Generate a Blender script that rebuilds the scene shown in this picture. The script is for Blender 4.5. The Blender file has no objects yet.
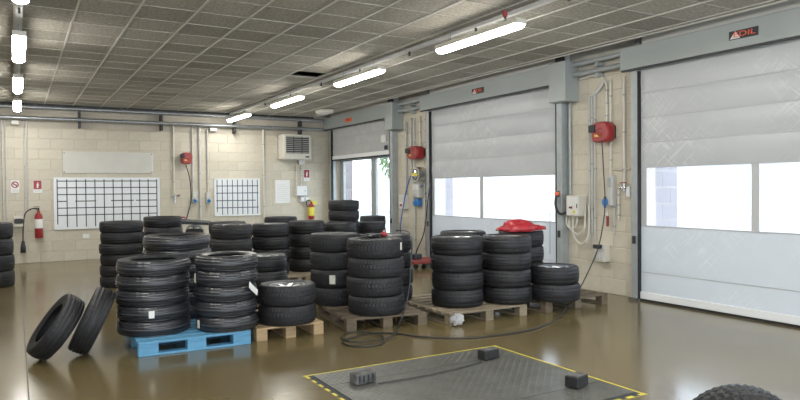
import bpy, math, random
from mathutils import Vector, Matrix, Euler

random.seed(7)
S = bpy.context.scene
C = S.collection
PI = math.pi

# ------------------------------------------------------------------ camera
F, YAW, PIT, ROL = 662.0, 0.5269, -0.0177, -0.0088     # focal length in px of an 800 px wide frame
H = 1.65
O = Vector((0, 0, H))
_w = Vector((math.sin(YAW) * math.cos(PIT), math.cos(YAW) * math.cos(PIT), math.sin(PIT)))
_r0 = Vector((math.cos(YAW), -math.sin(YAW), 0))
_u0 = _r0.cross(_w)
_r = math.cos(ROL) * _r0 + math.sin(ROL) * _u0
_u = _r.cross(_w)
cam_d = bpy.data.cameras.new('camera')
cam_d.sensor_width = 36
cam_d.lens = F / 800 * 36
cam_d.clip_end = 300
cam = bpy.data.objects.new('camera', cam_d)
M4 = Matrix((_r, _u, -_w)).transposed().to_4x4()
M4.translation = O
cam.matrix_world = M4
C.objects.link(cam)
S.camera = cam

# ------------------------------------------------------------------ sky and exposure
world = bpy.data.worlds.new('overcast_sky')
S.world = world
world.use_nodes = True
bg = world.node_tree.nodes['Background']
bg.inputs[0].default_value = (0.80, 0.90, 1.0, 1)
bg.inputs[1].default_value = 3.8
S.view_settings.view_transform = 'Standard'
S.view_settings.look = 'None'
S.view_settings.gamma = 1
S.view_settings.use_curve_mapping = False
S.view_settings.exposure = 0.5
LAMP = 46.0


def ray(x, y):
    return _w + _r * ((x - 400) / F) + _u * ((200 - y) / F)


def onz(x, y, z=0.0):
    D = ray(x, y); return O + D * ((z - H) / D.z)


def onx(x, y, X=7.9):
    D = ray(x, y); return O + D * (X / D.x)


def ony(x, y, Y=17.5):
    D = ray(x, y); return O + D * (Y / D.y)


def proj(p):
    d = Vector(p) - O; z = d.dot(_w)
    if z < 0.05: return None
    return (400 + F * d.dot(_r) / z, 200 - F * d.dot(_u) / z)


def P(u, d):
    k = (u - 400) / F
    return (d * (_w.x + _r.x * k), d * (_w.y + _r.y * k))


# ------------------------------------------------------------------ materials
MATS = {}


def mat(name, col, rough=0.5, metal=0.0, spec=0.5, var=0.0, vscale=6.0, col2=None, bump=0.0, bscale=60.0,
        rand=0.0, coat=0.0, emit=None, transl=0.0, stretch=(1, 1, 1), rvar=0.0):
    m = bpy.data.materials.new(name); m.use_nodes = True
    nt = m.node_tree; N = nt.nodes; L = nt.links
    b = N['Principled BSDF']
    b.inputs['Base Color'].default_value = (*col, 1)
    b.inputs['Roughness'].default_value = rough
    b.inputs['Metallic'].default_value = metal
    b.inputs['Specular IOR Level'].default_value = spec
    b.inputs['Coat Weight'].default_value = coat
    if emit:
        b.inputs['Emission Color'].default_value = (*emit[0], 1)
        b.inputs['Emission Strength'].default_value = emit[1]
    src = None
    tc = N.new('ShaderNodeTexCoord'); mp = N.new('ShaderNodeMapping')
    mp.inputs['Scale'].default_value = stretch
    L.new(tc.outputs['Object'], mp.inputs[0])
    if var or col2:
        n = N.new('ShaderNodeTexNoise'); n.inputs['Scale'].default_value = vscale; n.inputs['Detail'].default_value = 6
        L.new(mp.outputs[0], n.inputs['Vector'])
        rp = N.new('ShaderNodeMapRange'); rp.inputs[1].default_value = 0.15 if rvar else 0.3; rp.inputs[2].default_value = 0.85 if rvar else 0.7
        L.new(n.outputs[0], rp.inputs[0])
        mx = N.new('ShaderNodeMix'); mx.data_type = 'RGBA'
        c2 = col2 or tuple(max(0, c * (1 - var)) for c in col)
        mx.inputs[6].default_value = (*col, 1); mx.inputs[7].default_value = (*c2, 1)
        L.new(rp.outputs[0], mx.inputs[0])
        src = mx.outputs[2]
        if rvar:
            r2 = N.new('ShaderNodeMapRange'); r2.inputs[3].default_value = rough - rvar; r2.inputs[4].default_value = rough + rvar
            L.new(rp.outputs[0], r2.inputs[0]); L.new(r2.outputs[0], b.inputs['Roughness'])
    if rand:
        oi = N.new('ShaderNodeObjectInfo')
        mr = N.new('ShaderNodeMapRange'); mr.inputs[3].default_value = 1 - rand; mr.inputs[4].default_value = 1 + rand
        L.new(oi.outputs['Random'], mr.inputs[0])
        hv = N.new('ShaderNodeHueSaturation')
        if src: L.new(src, hv.inputs['Color'])
        else: hv.inputs['Color'].default_value = (*col, 1)
        L.new(mr.outputs[0], hv.inputs['Value'])
        src = hv.outputs[0]
    if src: L.new(src, b.inputs['Base Color'])
    if bump:
        n = N.new('ShaderNodeTexNoise'); n.inputs['Scale'].default_value = bscale; n.inputs['Detail'].default_value = 4
        L.new(mp.outputs[0], n.inputs['Vector'])
        bp = N.new('ShaderNodeBump'); bp.inputs['Strength'].default_value = bump; bp.inputs['Distance'].default_value = 0.02
        L.new(n.outputs[0], bp.inputs['Height']); L.new(bp.outputs[0], b.inputs['Normal'])
    if transl:
        t = N.new('ShaderNodeBsdfTranslucent'); t.inputs[0].default_value = (*col, 1)
        ms = N.new('ShaderNodeMixShader'); ms.inputs[0].default_value = transl
        L.new(b.outputs[0], ms.inputs[1]); L.new(t.outputs[0], ms.inputs[2])
        L.new(ms.outputs[0], N['Material Output'].inputs[0])
    MATS[name] = m
    return m


def clear_mat(name, col, haze, gloss=0.04):
    """thin clear sheet (vinyl or glass): mostly see-through, a little milky, a little glossy"""
    m = bpy.data.materials.new(name); m.use_nodes = True
    nt = m.node_tree; N = nt.nodes; L = nt.links
    N.remove(N['Principled BSDF'])
    tr = N.new('ShaderNodeBsdfTransparent'); tr.inputs[0].default_value = (*col, 1)
    tl = N.new('ShaderNodeBsdfTranslucent'); tl.inputs[0].default_value = (0.9, 0.92, 0.95, 1)
    gl = N.new('ShaderNodeBsdfGlossy'); gl.inputs['Roughness'].default_value = 0.08
    a = N.new('ShaderNodeMixShader'); b = N.new('ShaderNodeMixShader')
    tc = N.new('ShaderNodeTexCoord'); n = N.new('ShaderNodeTexNoise'); n.inputs['Scale'].default_value = 3
    n.inputs['Detail'].default_value = 5
    L.new(tc.outputs['Object'], n.inputs['Vector'])
    mr = N.new('ShaderNodeMapRange'); mr.inputs[3].default_value = haze * 0.5; mr.inputs[4].default_value = haze * 1.5
    L.new(n.outputs[0], mr.inputs[0]); L.new(mr.outputs[0], a.inputs[0])
    L.new(tr.outputs[0], a.inputs[1]); L.new(tl.outputs[0], a.inputs[2])
    b.inputs[0].default_value = gloss
    L.new(a.outputs[0], b.inputs[1]); L.new(gl.outputs[0], b.inputs[2])
    L.new(b.outputs[0], N['Material Output'].inputs[0])
    MATS[name] = m
    return m


mat('floor', (0.132, 0.100, 0.042), rough=0.17, spec=0.95, vscale=0.8, col2=(0.170, 0.134, 0.068), rvar=0.05)
mat('joint', (0.07, 0.055, 0.04), rough=0.5)
mat('block', (0.61, 0.56, 0.455), rough=0.6, var=0.08, vscale=9, rand=0.045, bump=0.12, bscale=110)
mat('mortar', (0.55, 0.49, 0.395), rough=0.85, var=0.12, vscale=20)
mat('plaster', (0.55, 0.52, 0.46), rough=0.8, var=0.12, vscale=3)
mat('beam', (0.50, 0.45, 0.37), rough=0.7, var=0.1, vscale=4)
mat('slab', (0.20, 0.19, 0.17), rough=0.9, var=0.2, vscale=2)
mat('tile', (0.47, 0.445, 0.39), rough=0.95, spec=0.1, vscale=24, col2=(0.27, 0.25, 0.205), rand=0.17, bump=0.6, bscale=90)
mat('rail', (0.55, 0.535, 0.49), rough=0.5, spec=0.3)
mat('rail_dull', (0.46, 0.44, 0.395), rough=0.6, spec=0.3)
mat('header', (0.37, 0.40, 0.39), rough=0.42, metal=0.15, var=0.08, vscale=2)
mat('galv', (0.42, 0.44, 0.45), rough=0.38, metal=0.75, var=0.25, vscale=14)
mat('galv_matt', (0.42, 0.45, 0.455), rough=0.5, metal=0.3, var=0.15, vscale=8)
mat('dark_metal', (0.06, 0.06, 0.062), rough=0.5, metal=0.4, var=0.3)
mat('curtain', (0.60, 0.605, 0.605), rough=0.30, spec=0.45, var=0.10, vscale=1.6, bump=0.16, bscale=7, transl=0.22, stretch=(1, 0.6, 1.7))
mat('curtain_low', (0.72, 0.75, 0.78), rough=0.34, spec=0.45, var=0.05, vscale=1.6, bump=0.10, bscale=6, transl=0.26)
mat('seam', (0.56, 0.565, 0.57), rough=0.45, transl=0.1)
mat('alu', (0.82, 0.83, 0.84), rough=0.4, metal=0.0)
mat('white', (0.74, 0.74, 0.71), rough=0.45, var=0.05)
mat('board', (0.78, 0.80, 0.82), rough=0.3, var=0.04, vscale=3)
mat('banner', (0.66, 0.645, 0.59), rough=0.55, var=0.09, vscale=2.2, bump=0.1, bscale=4)
mat('ivory', (0.66, 0.63, 0.55), rough=0.5, var=0.06)
mat('pvc', (0.56, 0.555, 0.53), rough=0.45, var=0.08, vscale=10)
mat('ink', (0.03, 0.035, 0.04), rough=0.6)
mat('ink_blue', (0.07, 0.09, 0.13), rough=0.6)
mat('red', (0.33, 0.024, 0.026), rough=0.35, var=0.12)
mat('red_bag', (0.46, 0.03, 0.04), rough=0.32, var=0.35, vscale=9, bump=0.35, bscale=14)
mat('red_dull', (0.33, 0.06, 0.05), rough=0.5, var=0.3)
mat('orange', (0.85, 0.16, 0.05), rough=0.45)
mat('logo_red', (0.80, 0.12, 0.05), rough=0.45)
mat('yellow', (0.74, 0.62, 0.06), rough=0.5, var=0.25, vscale=18)
mat('yellow_lid', (0.72, 0.62, 0.07), rough=0.5)
mat('blue_plug', (0.05, 0.22, 0.55), rough=0.4)
mat('blue_hose', (0.06, 0.14, 0.42), rough=0.4)
mat('tyre', (0.021, 0.021, 0.0235), rough=0.52, spec=0.45, var=0.3, vscale=30, rand=0.2, bump=0.1, bscale=120)
mat('tyre_new', (0.024, 0.025, 0.030), rough=0.34, spec=0.85, var=0.2, vscale=30, rand=0.15, bump=0.08, bscale=120)
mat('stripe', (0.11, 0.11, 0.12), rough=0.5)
mat('rim', (0.42, 0.43, 0.44), rough=0.3, metal=0.8, var=0.2)
mat('rubber', (0.025, 0.025, 0.027), rough=0.7, var=0.5, vscale=30)
mat('worn_rubber', (0.16, 0.155, 0.15), rough=0.8, col2=(0.03, 0.03, 0.03), vscale=14)
mat('cable', (0.022, 0.023, 0.027), rough=0.4)
mat('wood', (0.46, 0.335, 0.19), rough=0.75, col2=(0.33, 0.225, 0.12), vscale=7, rand=0.16, stretch=(1, 6, 6), bump=0.15, bscale=30)
mat('wood_dark_shaded', (0.185, 0.145, 0.098), rough=0.8, col2=(0.11, 0.083, 0.056), vscale=7, rand=0.18, stretch=(1, 6, 6), bump=0.15, bscale=30)  # wood colour darkened further to stand for shade under the tyre stacks
mat('wood_grey', (0.30, 0.245, 0.17), rough=0.8, col2=(0.20, 0.16, 0.105), vscale=7, rand=0.18, stretch=(1, 6, 6), bump=0.15, bscale=30)
mat('pallet_blue', (0.13, 0.36, 0.56), rough=0.6, col2=(0.10, 0.28, 0.46), vscale=8, rand=0.1, stretch=(1, 5, 5))
mat('steel_plate', (0.20, 0.20, 0.185), rough=0.40, metal=0.55, col2=(0.10, 0.10, 0.09), vscale=3.5, rvar=0.1)
mat('paper', (0.80, 0.80, 0.78), rough=0.7)
mat('paper_label', (0.78, 0.77, 0.66), rough=0.6)
mat('film', (0.60, 0.60, 0.60), rough=0.25, transl=0.35, bump=0.6, bscale=12)
mat('grille', (0.05, 0.05, 0.045), rough=0.6)
mat('lamp_diffuser', (0.9, 0.9, 0.9), rough=0.4, emit=((1.0, 0.985, 0.93), LAMP))
mat('chrome', (0.6, 0.61, 0.62), rough=0.2, metal=0.9)
mat('outside_wall', (0.75, 0.74, 0.72), rough=0.8, var=0.1)
mat('outside_brick', (0.27, 0.235, 0.245), rough=0.85, var=0.2, vscale=5, rand=0.06)
mat('asphalt', (0.35, 0.35, 0.36), rough=0.9, var=0.15)
mat('leaf', (0.12, 0.22, 0.05), rough=0.7, var=0.4, vscale=5, rand=0.2)
mat('bark', (0.12, 0.09, 0.06), rough=0.9)
def scratch(name, tint):
    """pale scuff marks crossing at a slant, worn into the cloth of the doors"""
    m = MATS[name]; N = m.node_tree.nodes; L = m.node_tree.links
    b = N['Principled BSDF']; old = b.inputs['Base Color'].links[0].from_socket
    tc = N.new('ShaderNodeTexCoord'); facs = []
    for ang, off in ((.75, 0), (-.75, 7)):
        m0 = N.new('ShaderNodeMapping'); m0.inputs['Rotation'].default_value = (ang, 0, 0); m0.inputs['Location'].default_value = (off, off, 0)
        mp = N.new('ShaderNodeMapping'); mp.inputs['Scale'].default_value = (1, 2.2, 24)
        L.new(tc.outputs['Object'], m0.inputs[0]); L.new(m0.outputs[0], mp.inputs[0])
        n = N.new('ShaderNodeTexNoise'); n.inputs['Scale'].default_value = 1.7; n.inputs['Detail'].default_value = 3
        L.new(mp.outputs[0], n.inputs['Vector'])
        r = N.new('ShaderNodeMapRange'); r.inputs[1].default_value = .55; r.inputs[2].default_value = .66
        L.new(n.outputs[0], r.inputs[0]); facs.append(r.outputs[0])
    big = N.new('ShaderNodeTexNoise'); big.inputs['Scale'].default_value = 1.1
    L.new(tc.outputs['Object'], big.inputs['Vector'])
    br = N.new('ShaderNodeMapRange'); br.inputs[1].default_value = .42; br.inputs[2].default_value = .62
    L.new(big.outputs[0], br.inputs[0])
    ad = N.new('ShaderNodeMath'); ad.operation = 'MAXIMUM'; L.new(facs[0], ad.inputs[0]); L.new(facs[1], ad.inputs[1])
    mu = N.new('ShaderNodeMath'); mu.operation = 'MULTIPLY'; L.new(ad.outputs[0], mu.inputs[0]); L.new(br.outputs[0], mu.inputs[1])
    mu2 = N.new('ShaderNodeMath'); mu2.operation = 'MULTIPLY'; L.new(mu.outputs[0], mu2.inputs[0]); mu2.inputs[1].default_value = .7
    mx = N.new('ShaderNodeMix'); mx.data_type = 'RGBA'; mx.inputs[7].default_value = (*tint, 1)
    L.new(mu2.outputs[0], mx.inputs[0]); L.new(old, mx.inputs[6]); L.new(mx.outputs[2], b.inputs['Base Color'])


scratch('curtain', (.80, .80, .79)); scratch('curtain_low', (.86, .87, .88))
clear_mat('vinyl', (0.93, 0.95, 0.98), 0.09)
clear_mat('glass', (0.95, 0.97, 0.97), 0.02, 0.05)


# ------------------------------------------------------------------ mesh builder
class MB:
    def __init__(s):
        s.v = []; s.f = []; s.mi = []; s.sm = []

    def add(s, vs, fs, mi=0, smooth=False, mx=None):
        o = len(s.v)
        if mx is not None: vs = [mx @ Vector(p) for p in vs]
        s.v += [tuple(p) for p in vs]
        s.f += [tuple(i + o for i in f) for f in fs]
        s.mi += [mi] * len(fs); s.sm += [smooth] * len(fs)
        return s

    def box(s, x0, x1, y0, y1, z0, z1, mi=0, mx=None, ch=0.0):
        if ch <= 0:
            vs = [(x0, y0, z0), (x1, y0, z0), (x1, y1, z0), (x0, y1, z0), (x0, y0, z1), (x1, y0, z1), (x1, y1, z1), (x0, y1, z1)]
            fs = [(0, 3, 2, 1), (4, 5, 6, 7), (0, 1, 5, 4), (1, 2, 6, 5), (2, 3, 7, 6), (3, 0, 4, 7)]
            return s.add(vs, fs, mi, False, mx)
        # chamfered box: hull of three shrunk boxes
        c = min(ch, (x1 - x0) / 2.01, (y1 - y0) / 2.01, (z1 - z0) / 2.01)
        xs, ys, zs = (x0, x1), (y0, y1), (z0, z1)
        vs = []; idx = {}
        for a in (0, 1):
            for b in (0, 1):
                for d in (0, 1):
                    X, Y, Z = xs[a], ys[b], zs[d]
                    ix, iy, iz = (X + c if a == 0 else X - c), (Y + c if b == 0 else Y - c), (Z + c if d == 0 else Z - c)
                    idx[a, b, d, 'x'] = len(vs); vs.append((X, iy, iz))
                    idx[a, b, d, 'y'] = len(vs); vs.append((ix, Y, iz))
                    idx[a, b, d, 'z'] = len(vs); vs.append((ix, iy, Z))
        fs = []
        g = lambda a, b, d, k: idx[a, b, d, k]
        for a in (0, 1):
            q = [g(a, 0, 0, 'x'), g(a, 1, 0, 'x'), g(a, 1, 1, 'x'), g(a, 0, 1, 'x')]; fs.append(q if a else q[::-1])
            q = [g(0, a, 0, 'y'), g(1, a, 0, 'y'), g(1, a, 1, 'y'), g(0, a, 1, 'y')]; fs.append(q[::-1] if a else q)
            q = [g(0, 0, a, 'z'), g(1, 0, a, 'z'), g(1, 1, a, 'z'), g(0, 1, a, 'z')]; fs.append(q if a else q[::-1])
        for a in (0, 1):
            for b in (0, 1):
                q = [g(a, b, 0, 'x'), g(a, b, 0, 'y'), g(a, b, 1, 'y'), g(a, b, 1, 'x')]; fs.append(q if (a + b) % 2 == 1 else q[::-1])
                q = [g(a, 0, b, 'x'), g(a, 0, b, 'z'), g(a, 1, b, 'z'), g(a, 1, b, 'x')]; fs.append(q[::-1] if (a + b) % 2 == 1 else q)
                q = [g(0, a, b, 'y'), g(0, a, b, 'z'), g(1, a, b, 'z'), g(1, a, b, 'y')]; fs.append(q if (a + b) % 2 == 1 else q[::-1])
        for a in (0, 1):
            for b in (0, 1):
                for d in (0, 1):
                    q = [g(a, b, d, 'x'), g(a, b, d, 'y'), g(a, b, d, 'z')]
                    fs.append(q if (a + b + d) % 2 == 1 else q[::-1])
        return s.add(vs, fs, mi, False, mx)

    def tube(s, pts, r, n=8, mi=0, closed=False, cap=True, mx=None):
        pts = [Vector(p) for p in pts]
        rings = []; m = len(pts)
        up = None
        for i, p in enumerate(pts):
            if closed: t = pts[(i + 1) % m] - pts[i - 1]
            else: t = pts[min(i + 1, m - 1)] - pts[max(i - 1, 0)]
            if t.length < 1e-9: t = Vector((0, 0, 1))
            t.normalize()
            if up is None:
                up = Vector((0, 0, 1)) if abs(t.z) < 0.9 else Vector((1, 0, 0))
            a = (up - t * up.dot(t))
            if a.length < 1e-6: a = t.orthogonal()
            a.normalize(); up = a
            b = t.cross(a)
            rr = r[i] if isinstance(r, (list, tuple)) else r
            rings.append([p + (a * math.cos(2 * PI * k / n) + b * math.sin(2 * PI * k / n)) * rr for k in range(n)])
        vs = [q for g in rings for q in g]; fs = []
        for i in range(m if closed else m - 1):
            j = (i + 1) % m
            for k in range(n):
                fs.append((i * n + k, i * n + (k + 1) % n, j * n + (k + 1) % n, j * n + k))
        s.add(vs, fs, mi, True, mx)
        if cap and not closed:
            s.add(rings[0], [tuple(range(n))[::-1]], mi, False, mx); s.add(rings[-1], [tuple(range(n))], mi, False, mx)
        return s

    def cyl(s, p0, p1, r, n=12, mi=0, mx=None):
        return s.tube([p0, p1], r, n, mi, mx=mx)

    def lathe(s, prof, n=48, mi=0, mx=None, smooth=True, close=False):
        """profile (r, z) around the z axis"""
        m = len(prof); vs = []
        for k in range(n):
            a = 2 * PI * k / n; c, q = math.cos(a), math.sin(a)
            vs += [(r * c, r * q, z) for r, z in prof]
        fs = []
        for k in range(n):
            j = (k + 1) % n
            for i in range(m if close else m - 1):
                i2 = (i + 1) % m
                fs.append((k * m + i, j * m + i, j * m + i2, k * m + i2))
        return s.add(vs, fs, mi, smooth, mx)

    def mesh(s, name, mats, sharp=None):
        me = bpy.data.meshes.new(name)
        me.from_pydata(s.v, [], s.f)
        for m in (mats if isinstance(mats, (list, tuple)) else [mats]): me.materials.append(MATS[m])
        me.polygons.foreach_set('material_index', s.mi)
        me.polygons.foreach_set('use_smooth', s.sm)
        me.update()
        if sharp: me.set_sharp_from_angle(angle=sharp)
        return me

    def build(s, name, mats, parent=None, loc=(0, 0, 0), rot=(0, 0, 0), sharp=None, **tags):
        return link(name, s.mesh(name, mats, sharp), parent, loc, rot, **tags)


def link(name, me, parent=None, loc=(0, 0, 0), rot=(0, 0, 0), label=None, category=None, group=None, kind=None):
    o = bpy.data.objects.new(name, me); C.objects.link(o)
    o.parent = parent; o.location = loc; o.rotation_euler = rot
    tag(o, label, category, group, kind)
    return o


def tag(o, label=None, category=None, group=None, kind=None):
    if label: o['label'] = label
    if category: o['category'] = category
    if group: o['group'] = group
    if kind: o['kind'] = kind
    return o


def thing(name, label, category, loc=(0, 0, 0), rot=(0, 0, 0), group=None, kind=None):
    return link(name, None, None, loc, rot, label, category, group, kind)


def text_mesh(name, body, size, depth, material):
    cu = bpy.data.curves.new('text', 'FONT'); cu.body = body; cu.size = size; cu.extrude = depth
    cu.align_x = 'CENTER'; cu.align_y = 'CENTER'
    ob = bpy.data.objects.new('text', cu); C.objects.link(ob)
    dg = bpy.context.evaluated_depsgraph_get()
    me = bpy.data.meshes.new_from_object(ob.evaluated_get(dg))
    bpy.data.objects.remove(ob)
    me.name = name; me.materials.clear(); me.materials.append(MATS[material])
    return me


def smooth_path(pts, k=6):
    """Catmull-Rom through the points"""
    p = [Vector(q) for q in pts]; out = []
    for i in range(len(p) - 1):
        a, b, c, d = p[max(i - 1, 0)], p[i], p[i + 1], p[min(i + 2, len(p) - 1)]
        for j in range(k):
            t = j / k
            out.append(0.5 * ((2 * b) + (c - a) * t + (2 * a - 5 * b + 4 * c - d) * t * t + (3 * b - a - 3 * c + d) * t ** 3))
    out.append(p[-1])
    return out


# ------------------------------------------------------------------ the room shell
XW, YB, ZC, XE = 7.9, 17.5, 3.68, 7.35      # right wall, back wall, ceiling height, ceiling edge
X_MIN, Y_MIN, ZT = -5.0, -4.0, 4.25

MB().box(X_MIN - .3, XW + .05, Y_MIN, YB + .3, -0.2, 0).build('floor', 'floor', kind='structure',
    label='glossy brown resin floor of the garage', category='floor')
fl = bpy.data.objects['floor']
for xj in (0.07,):
    MB().box(xj - .006, xj + .006, Y_MIN, YB, 0.0, 0.0012).build('expansion_joint', 'joint', fl)
MB().box(X_MIN, XW + .3, Y_MIN, YB + .3, ZT, ZT + .2).build('roof_slab', 'slab', kind='structure',
    label='dark concrete slab above the suspended ceiling', category='ceiling')
MB().box(X_MIN - .3, X_MIN, Y_MIN, YB + .3, 0, ZT).build('wall_left', 'plaster', kind='structure',
    label='plain plastered side wall of the garage', category='wall')

# block walls -------------------------------------------------------
BL, BH, GAP = 0.49, 0.24, 0.009
_bm = {}


def block_mesh(l, h, axis):
    k = (round(l, 3), round(h, 3), axis)
    if k not in _bm:
        m = MB()
        if axis == 'x': m.box(-l / 2, l / 2, -.03, .03, -h / 2, h / 2, ch=.004)
        else: m.box(-.03, .03, -l / 2, l / 2, -h / 2, h / 2, ch=.004)
        _bm[k] = m.mesh('block', 'block')
    return _bm[k]


def courses(a0, a1, z1):
    """cells (start, end, zlow, zhigh) of a running bond between a0 and a1"""
    out = []; k = 0; z = 0.0
    while z < z1 - .03:
        zh = min(z + BH, z1)
        n0 = math.floor(a0 / BL) - 1
        x = n0 * BL + (BL / 2 if k % 2 else 0)
        while x < a1:
            s0, s1 = max(x, a0), min(x + BL, a1)
            if s1 - s0 > .05: out.append((s0, s1, z, zh))
            x += BL
        z += BH; k += 1
    return out


wb = MB().box(X_MIN, XW + .3, YB + .005, YB + .3, 0, ZT).build('wall_back', 'mortar', kind='structure',
    label='cream painted block wall behind the tyre stacks', category='wall')
cells = []
for (a, b, z0, z1) in courses(X_MIN, XW, 3.15):
    q = proj(((a + b) / 2, YB, (z0 + z1) / 2))
    vis = q is not None and -12 < q[0] < 812
    cells.append((0 if vis else 1, abs((a + b) / 2 - 3.5), a, b, z0, z1))
cells.sort()
rest = MB()
for i, (_, _, a, b, z0, z1) in enumerate(cells):
    if i < 300:
        link('block', block_mesh(b - a - GAP, z1 - z0 - GAP, 'x'), wb, ((a + b) / 2, YB + .03, (z0 + z1) / 2))
    else:
        rest.box(a + GAP / 2, b - GAP / 2, YB, YB + .06, z0 + GAP / 2, z1 - GAP / 2)
if rest.v: rest.build('block_courses', 'block', wb, kind='stuff')
MB().box(X_MIN, XW, YB - .0, YB + .05, 3.15, ZT).build('beam', 'beam', wb)

D1 = (13.72, 17.22, 3.40)          # door openings on the right wall: near jamb, far jamb, height
D2 = (8.10, 12.10, 3.40)
D3 = (2.65, 6.57, 3.40)
wr = MB()
for (a, b) in ((D1[1], YB + .3), (D2[1], D1[0]), (D3[1], D2[0]), (Y_MIN, D3[0])):
    wr.box(XW + .005, XW + .3, a, b, 0, ZT)
for d in (D1, D2, D3): wr.box(XW + .005, XW + .3, d[0], d[1], d[2], ZT)
wr = wr.build('wall_right', 'mortar', kind='structure', label='cream block side wall with three tall roll-up doors', category='wall')
for (a, b) in ((D1[1], YB), (D2[1], D1[0]), (D3[1], D2[0])):
    for (s0, s1, z0, z1) in courses(a, b, 3.40):
        link('block', block_mesh(s1 - s0 - GAP, z1 - z0 - GAP, 'y'), wr, (XW + .03, (s0 + s1) / 2, (z0 + z1) / 2))
MB().box(XW, XW + .05, Y_MIN, YB, 3.40, ZT).build('beam', 'plaster', wr)
MB().box(XW, XW + .05, Y_MIN, D3[0], 0, 3.40).build('plaster_face', 'plaster', wr)

# suspended ceiling ---------------------------------------------------
TX0, TY0, TS = 0.629, 8.295, 0.6
ce = MB().box(XE - .004, XE + .02, Y_MIN, YB, ZC - .012, ZC + .02).build('ceiling', 'rail', kind='structure',
    label='suspended ceiling of brown grey fibre tiles in pale rails', category='ceiling')
hole1 = Vector((4.6, 11.0, ZC)); hole2 = onz(375, 98, ZC)
tiles = []
i = math.floor((X_MIN - TX0) / TS)
while TX0 + i * TS < XE - .02:
    j = math.floor((Y_MIN - TY0) / TS)
    while TY0 + j * TS < YB:
        x0, x1 = max(TX0 + i * TS, X_MIN), min(TX0 + (i + 1) * TS, XE)
        y0, y1 = TY0 + j * TS, min(TY0 + (j + 1) * TS, YB)
        cx, cy = (x0 + x1) / 2, (y0 + y1) / 2
        q = proj((cx, cy, ZC))
        vis = q is not None and -15 < q[0] < 815 and q[1] > -12
        hole = x0 < hole1.x < x1 and y0 < hole1.y < y1
        if not hole: tiles.append((0 if vis else 1, math.hypot(cx, cy), x0, x1, y0, y1))
        j += 1
    i += 1
tiles.sort()
rest = MB(); _tm = {}
for k, (_, _, x0, x1, y0, y1) in enumerate(tiles):
    if k < 300:
        key = (round(x1 - x0, 3), round(y1 - y0, 3))
        if key not in _tm:
            a, b = key[0] / 2 - .004, key[1] / 2 - .004
            _tm[key] = MB().box(-a, a, -b, b, 0, .03, ch=.003).mesh('tile', 'tile')
        link('tile', _tm[key], ce, ((x0 + x1) / 2, (y0 + y1) / 2, ZC + random.uniform(0, .004)))
    else:
        rest.box(x0 + .004, x1 - .004, y0 + .004, y1 - .004, ZC + .001, ZC + .03)
rest.build('far_tiles', 'tile', ce, kind='stuff')
x = TX0 + math.ceil((X_MIN - TX0) / TS) * TS
while x < XE - .1:
    MB().box(x - .012, x + .012, Y_MIN, YB, ZC - .008, ZC + .02).build('main_rail', 'rail', ce)
    x += TS
y = TY0 + math.ceil((Y_MIN - TY0) / TS) * TS
while y < YB - .05:
    MB().box(X_MIN, XE, y - .007, y + .007, ZC - .0035, ZC + .02).build('cross_rail', 'rail_dull', ce)
    y += TS
MB().box(X_MIN, XE, YB - .05, YB - .001, ZC - .05, ZC - .0).build('edge_rail', 'dark_metal', ce)

# ------------------------------------------------------------------ roll-up doors
def logo(door, yc, zc, w, h, x, tilt=0.0):
    pl = MB().box(-.006, .006, -w / 2, w / 2, -h / 2, h / 2, ch=.002).build('logo_plate', 'ink', door, (x - .006, yc, zc))
    me = text_mesh('logo_text', 'EDIL', h * .84, .002, 'logo_red')
    sx = w * .78 / max(v.co.x for v in me.vertices) / 2
    for v in me.vertices:
        v.co.x = v.co.x * sx + v.co.y * .12
    # text faces the room (-x): its own x runs towards -y
    t = link('logo_text', me, pl, (-.0105, -w * .045, 0), (PI / 2, 0, -PI / 2))
    tri = [(w * .46, -h * .42), (w * .10, -h * .42), (w * .27, h * .44)]
    MB().add([(-.003, a, b) for a, b in tri] + [(0, a, b) for a, b in tri], [(0, 2, 1), (3, 4, 5), (0, 1, 4, 3), (1, 2, 5, 4), (2, 0, 3, 5)]).build('logo_triangle', 'white', pl, (-.006, 0, 0))


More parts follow.
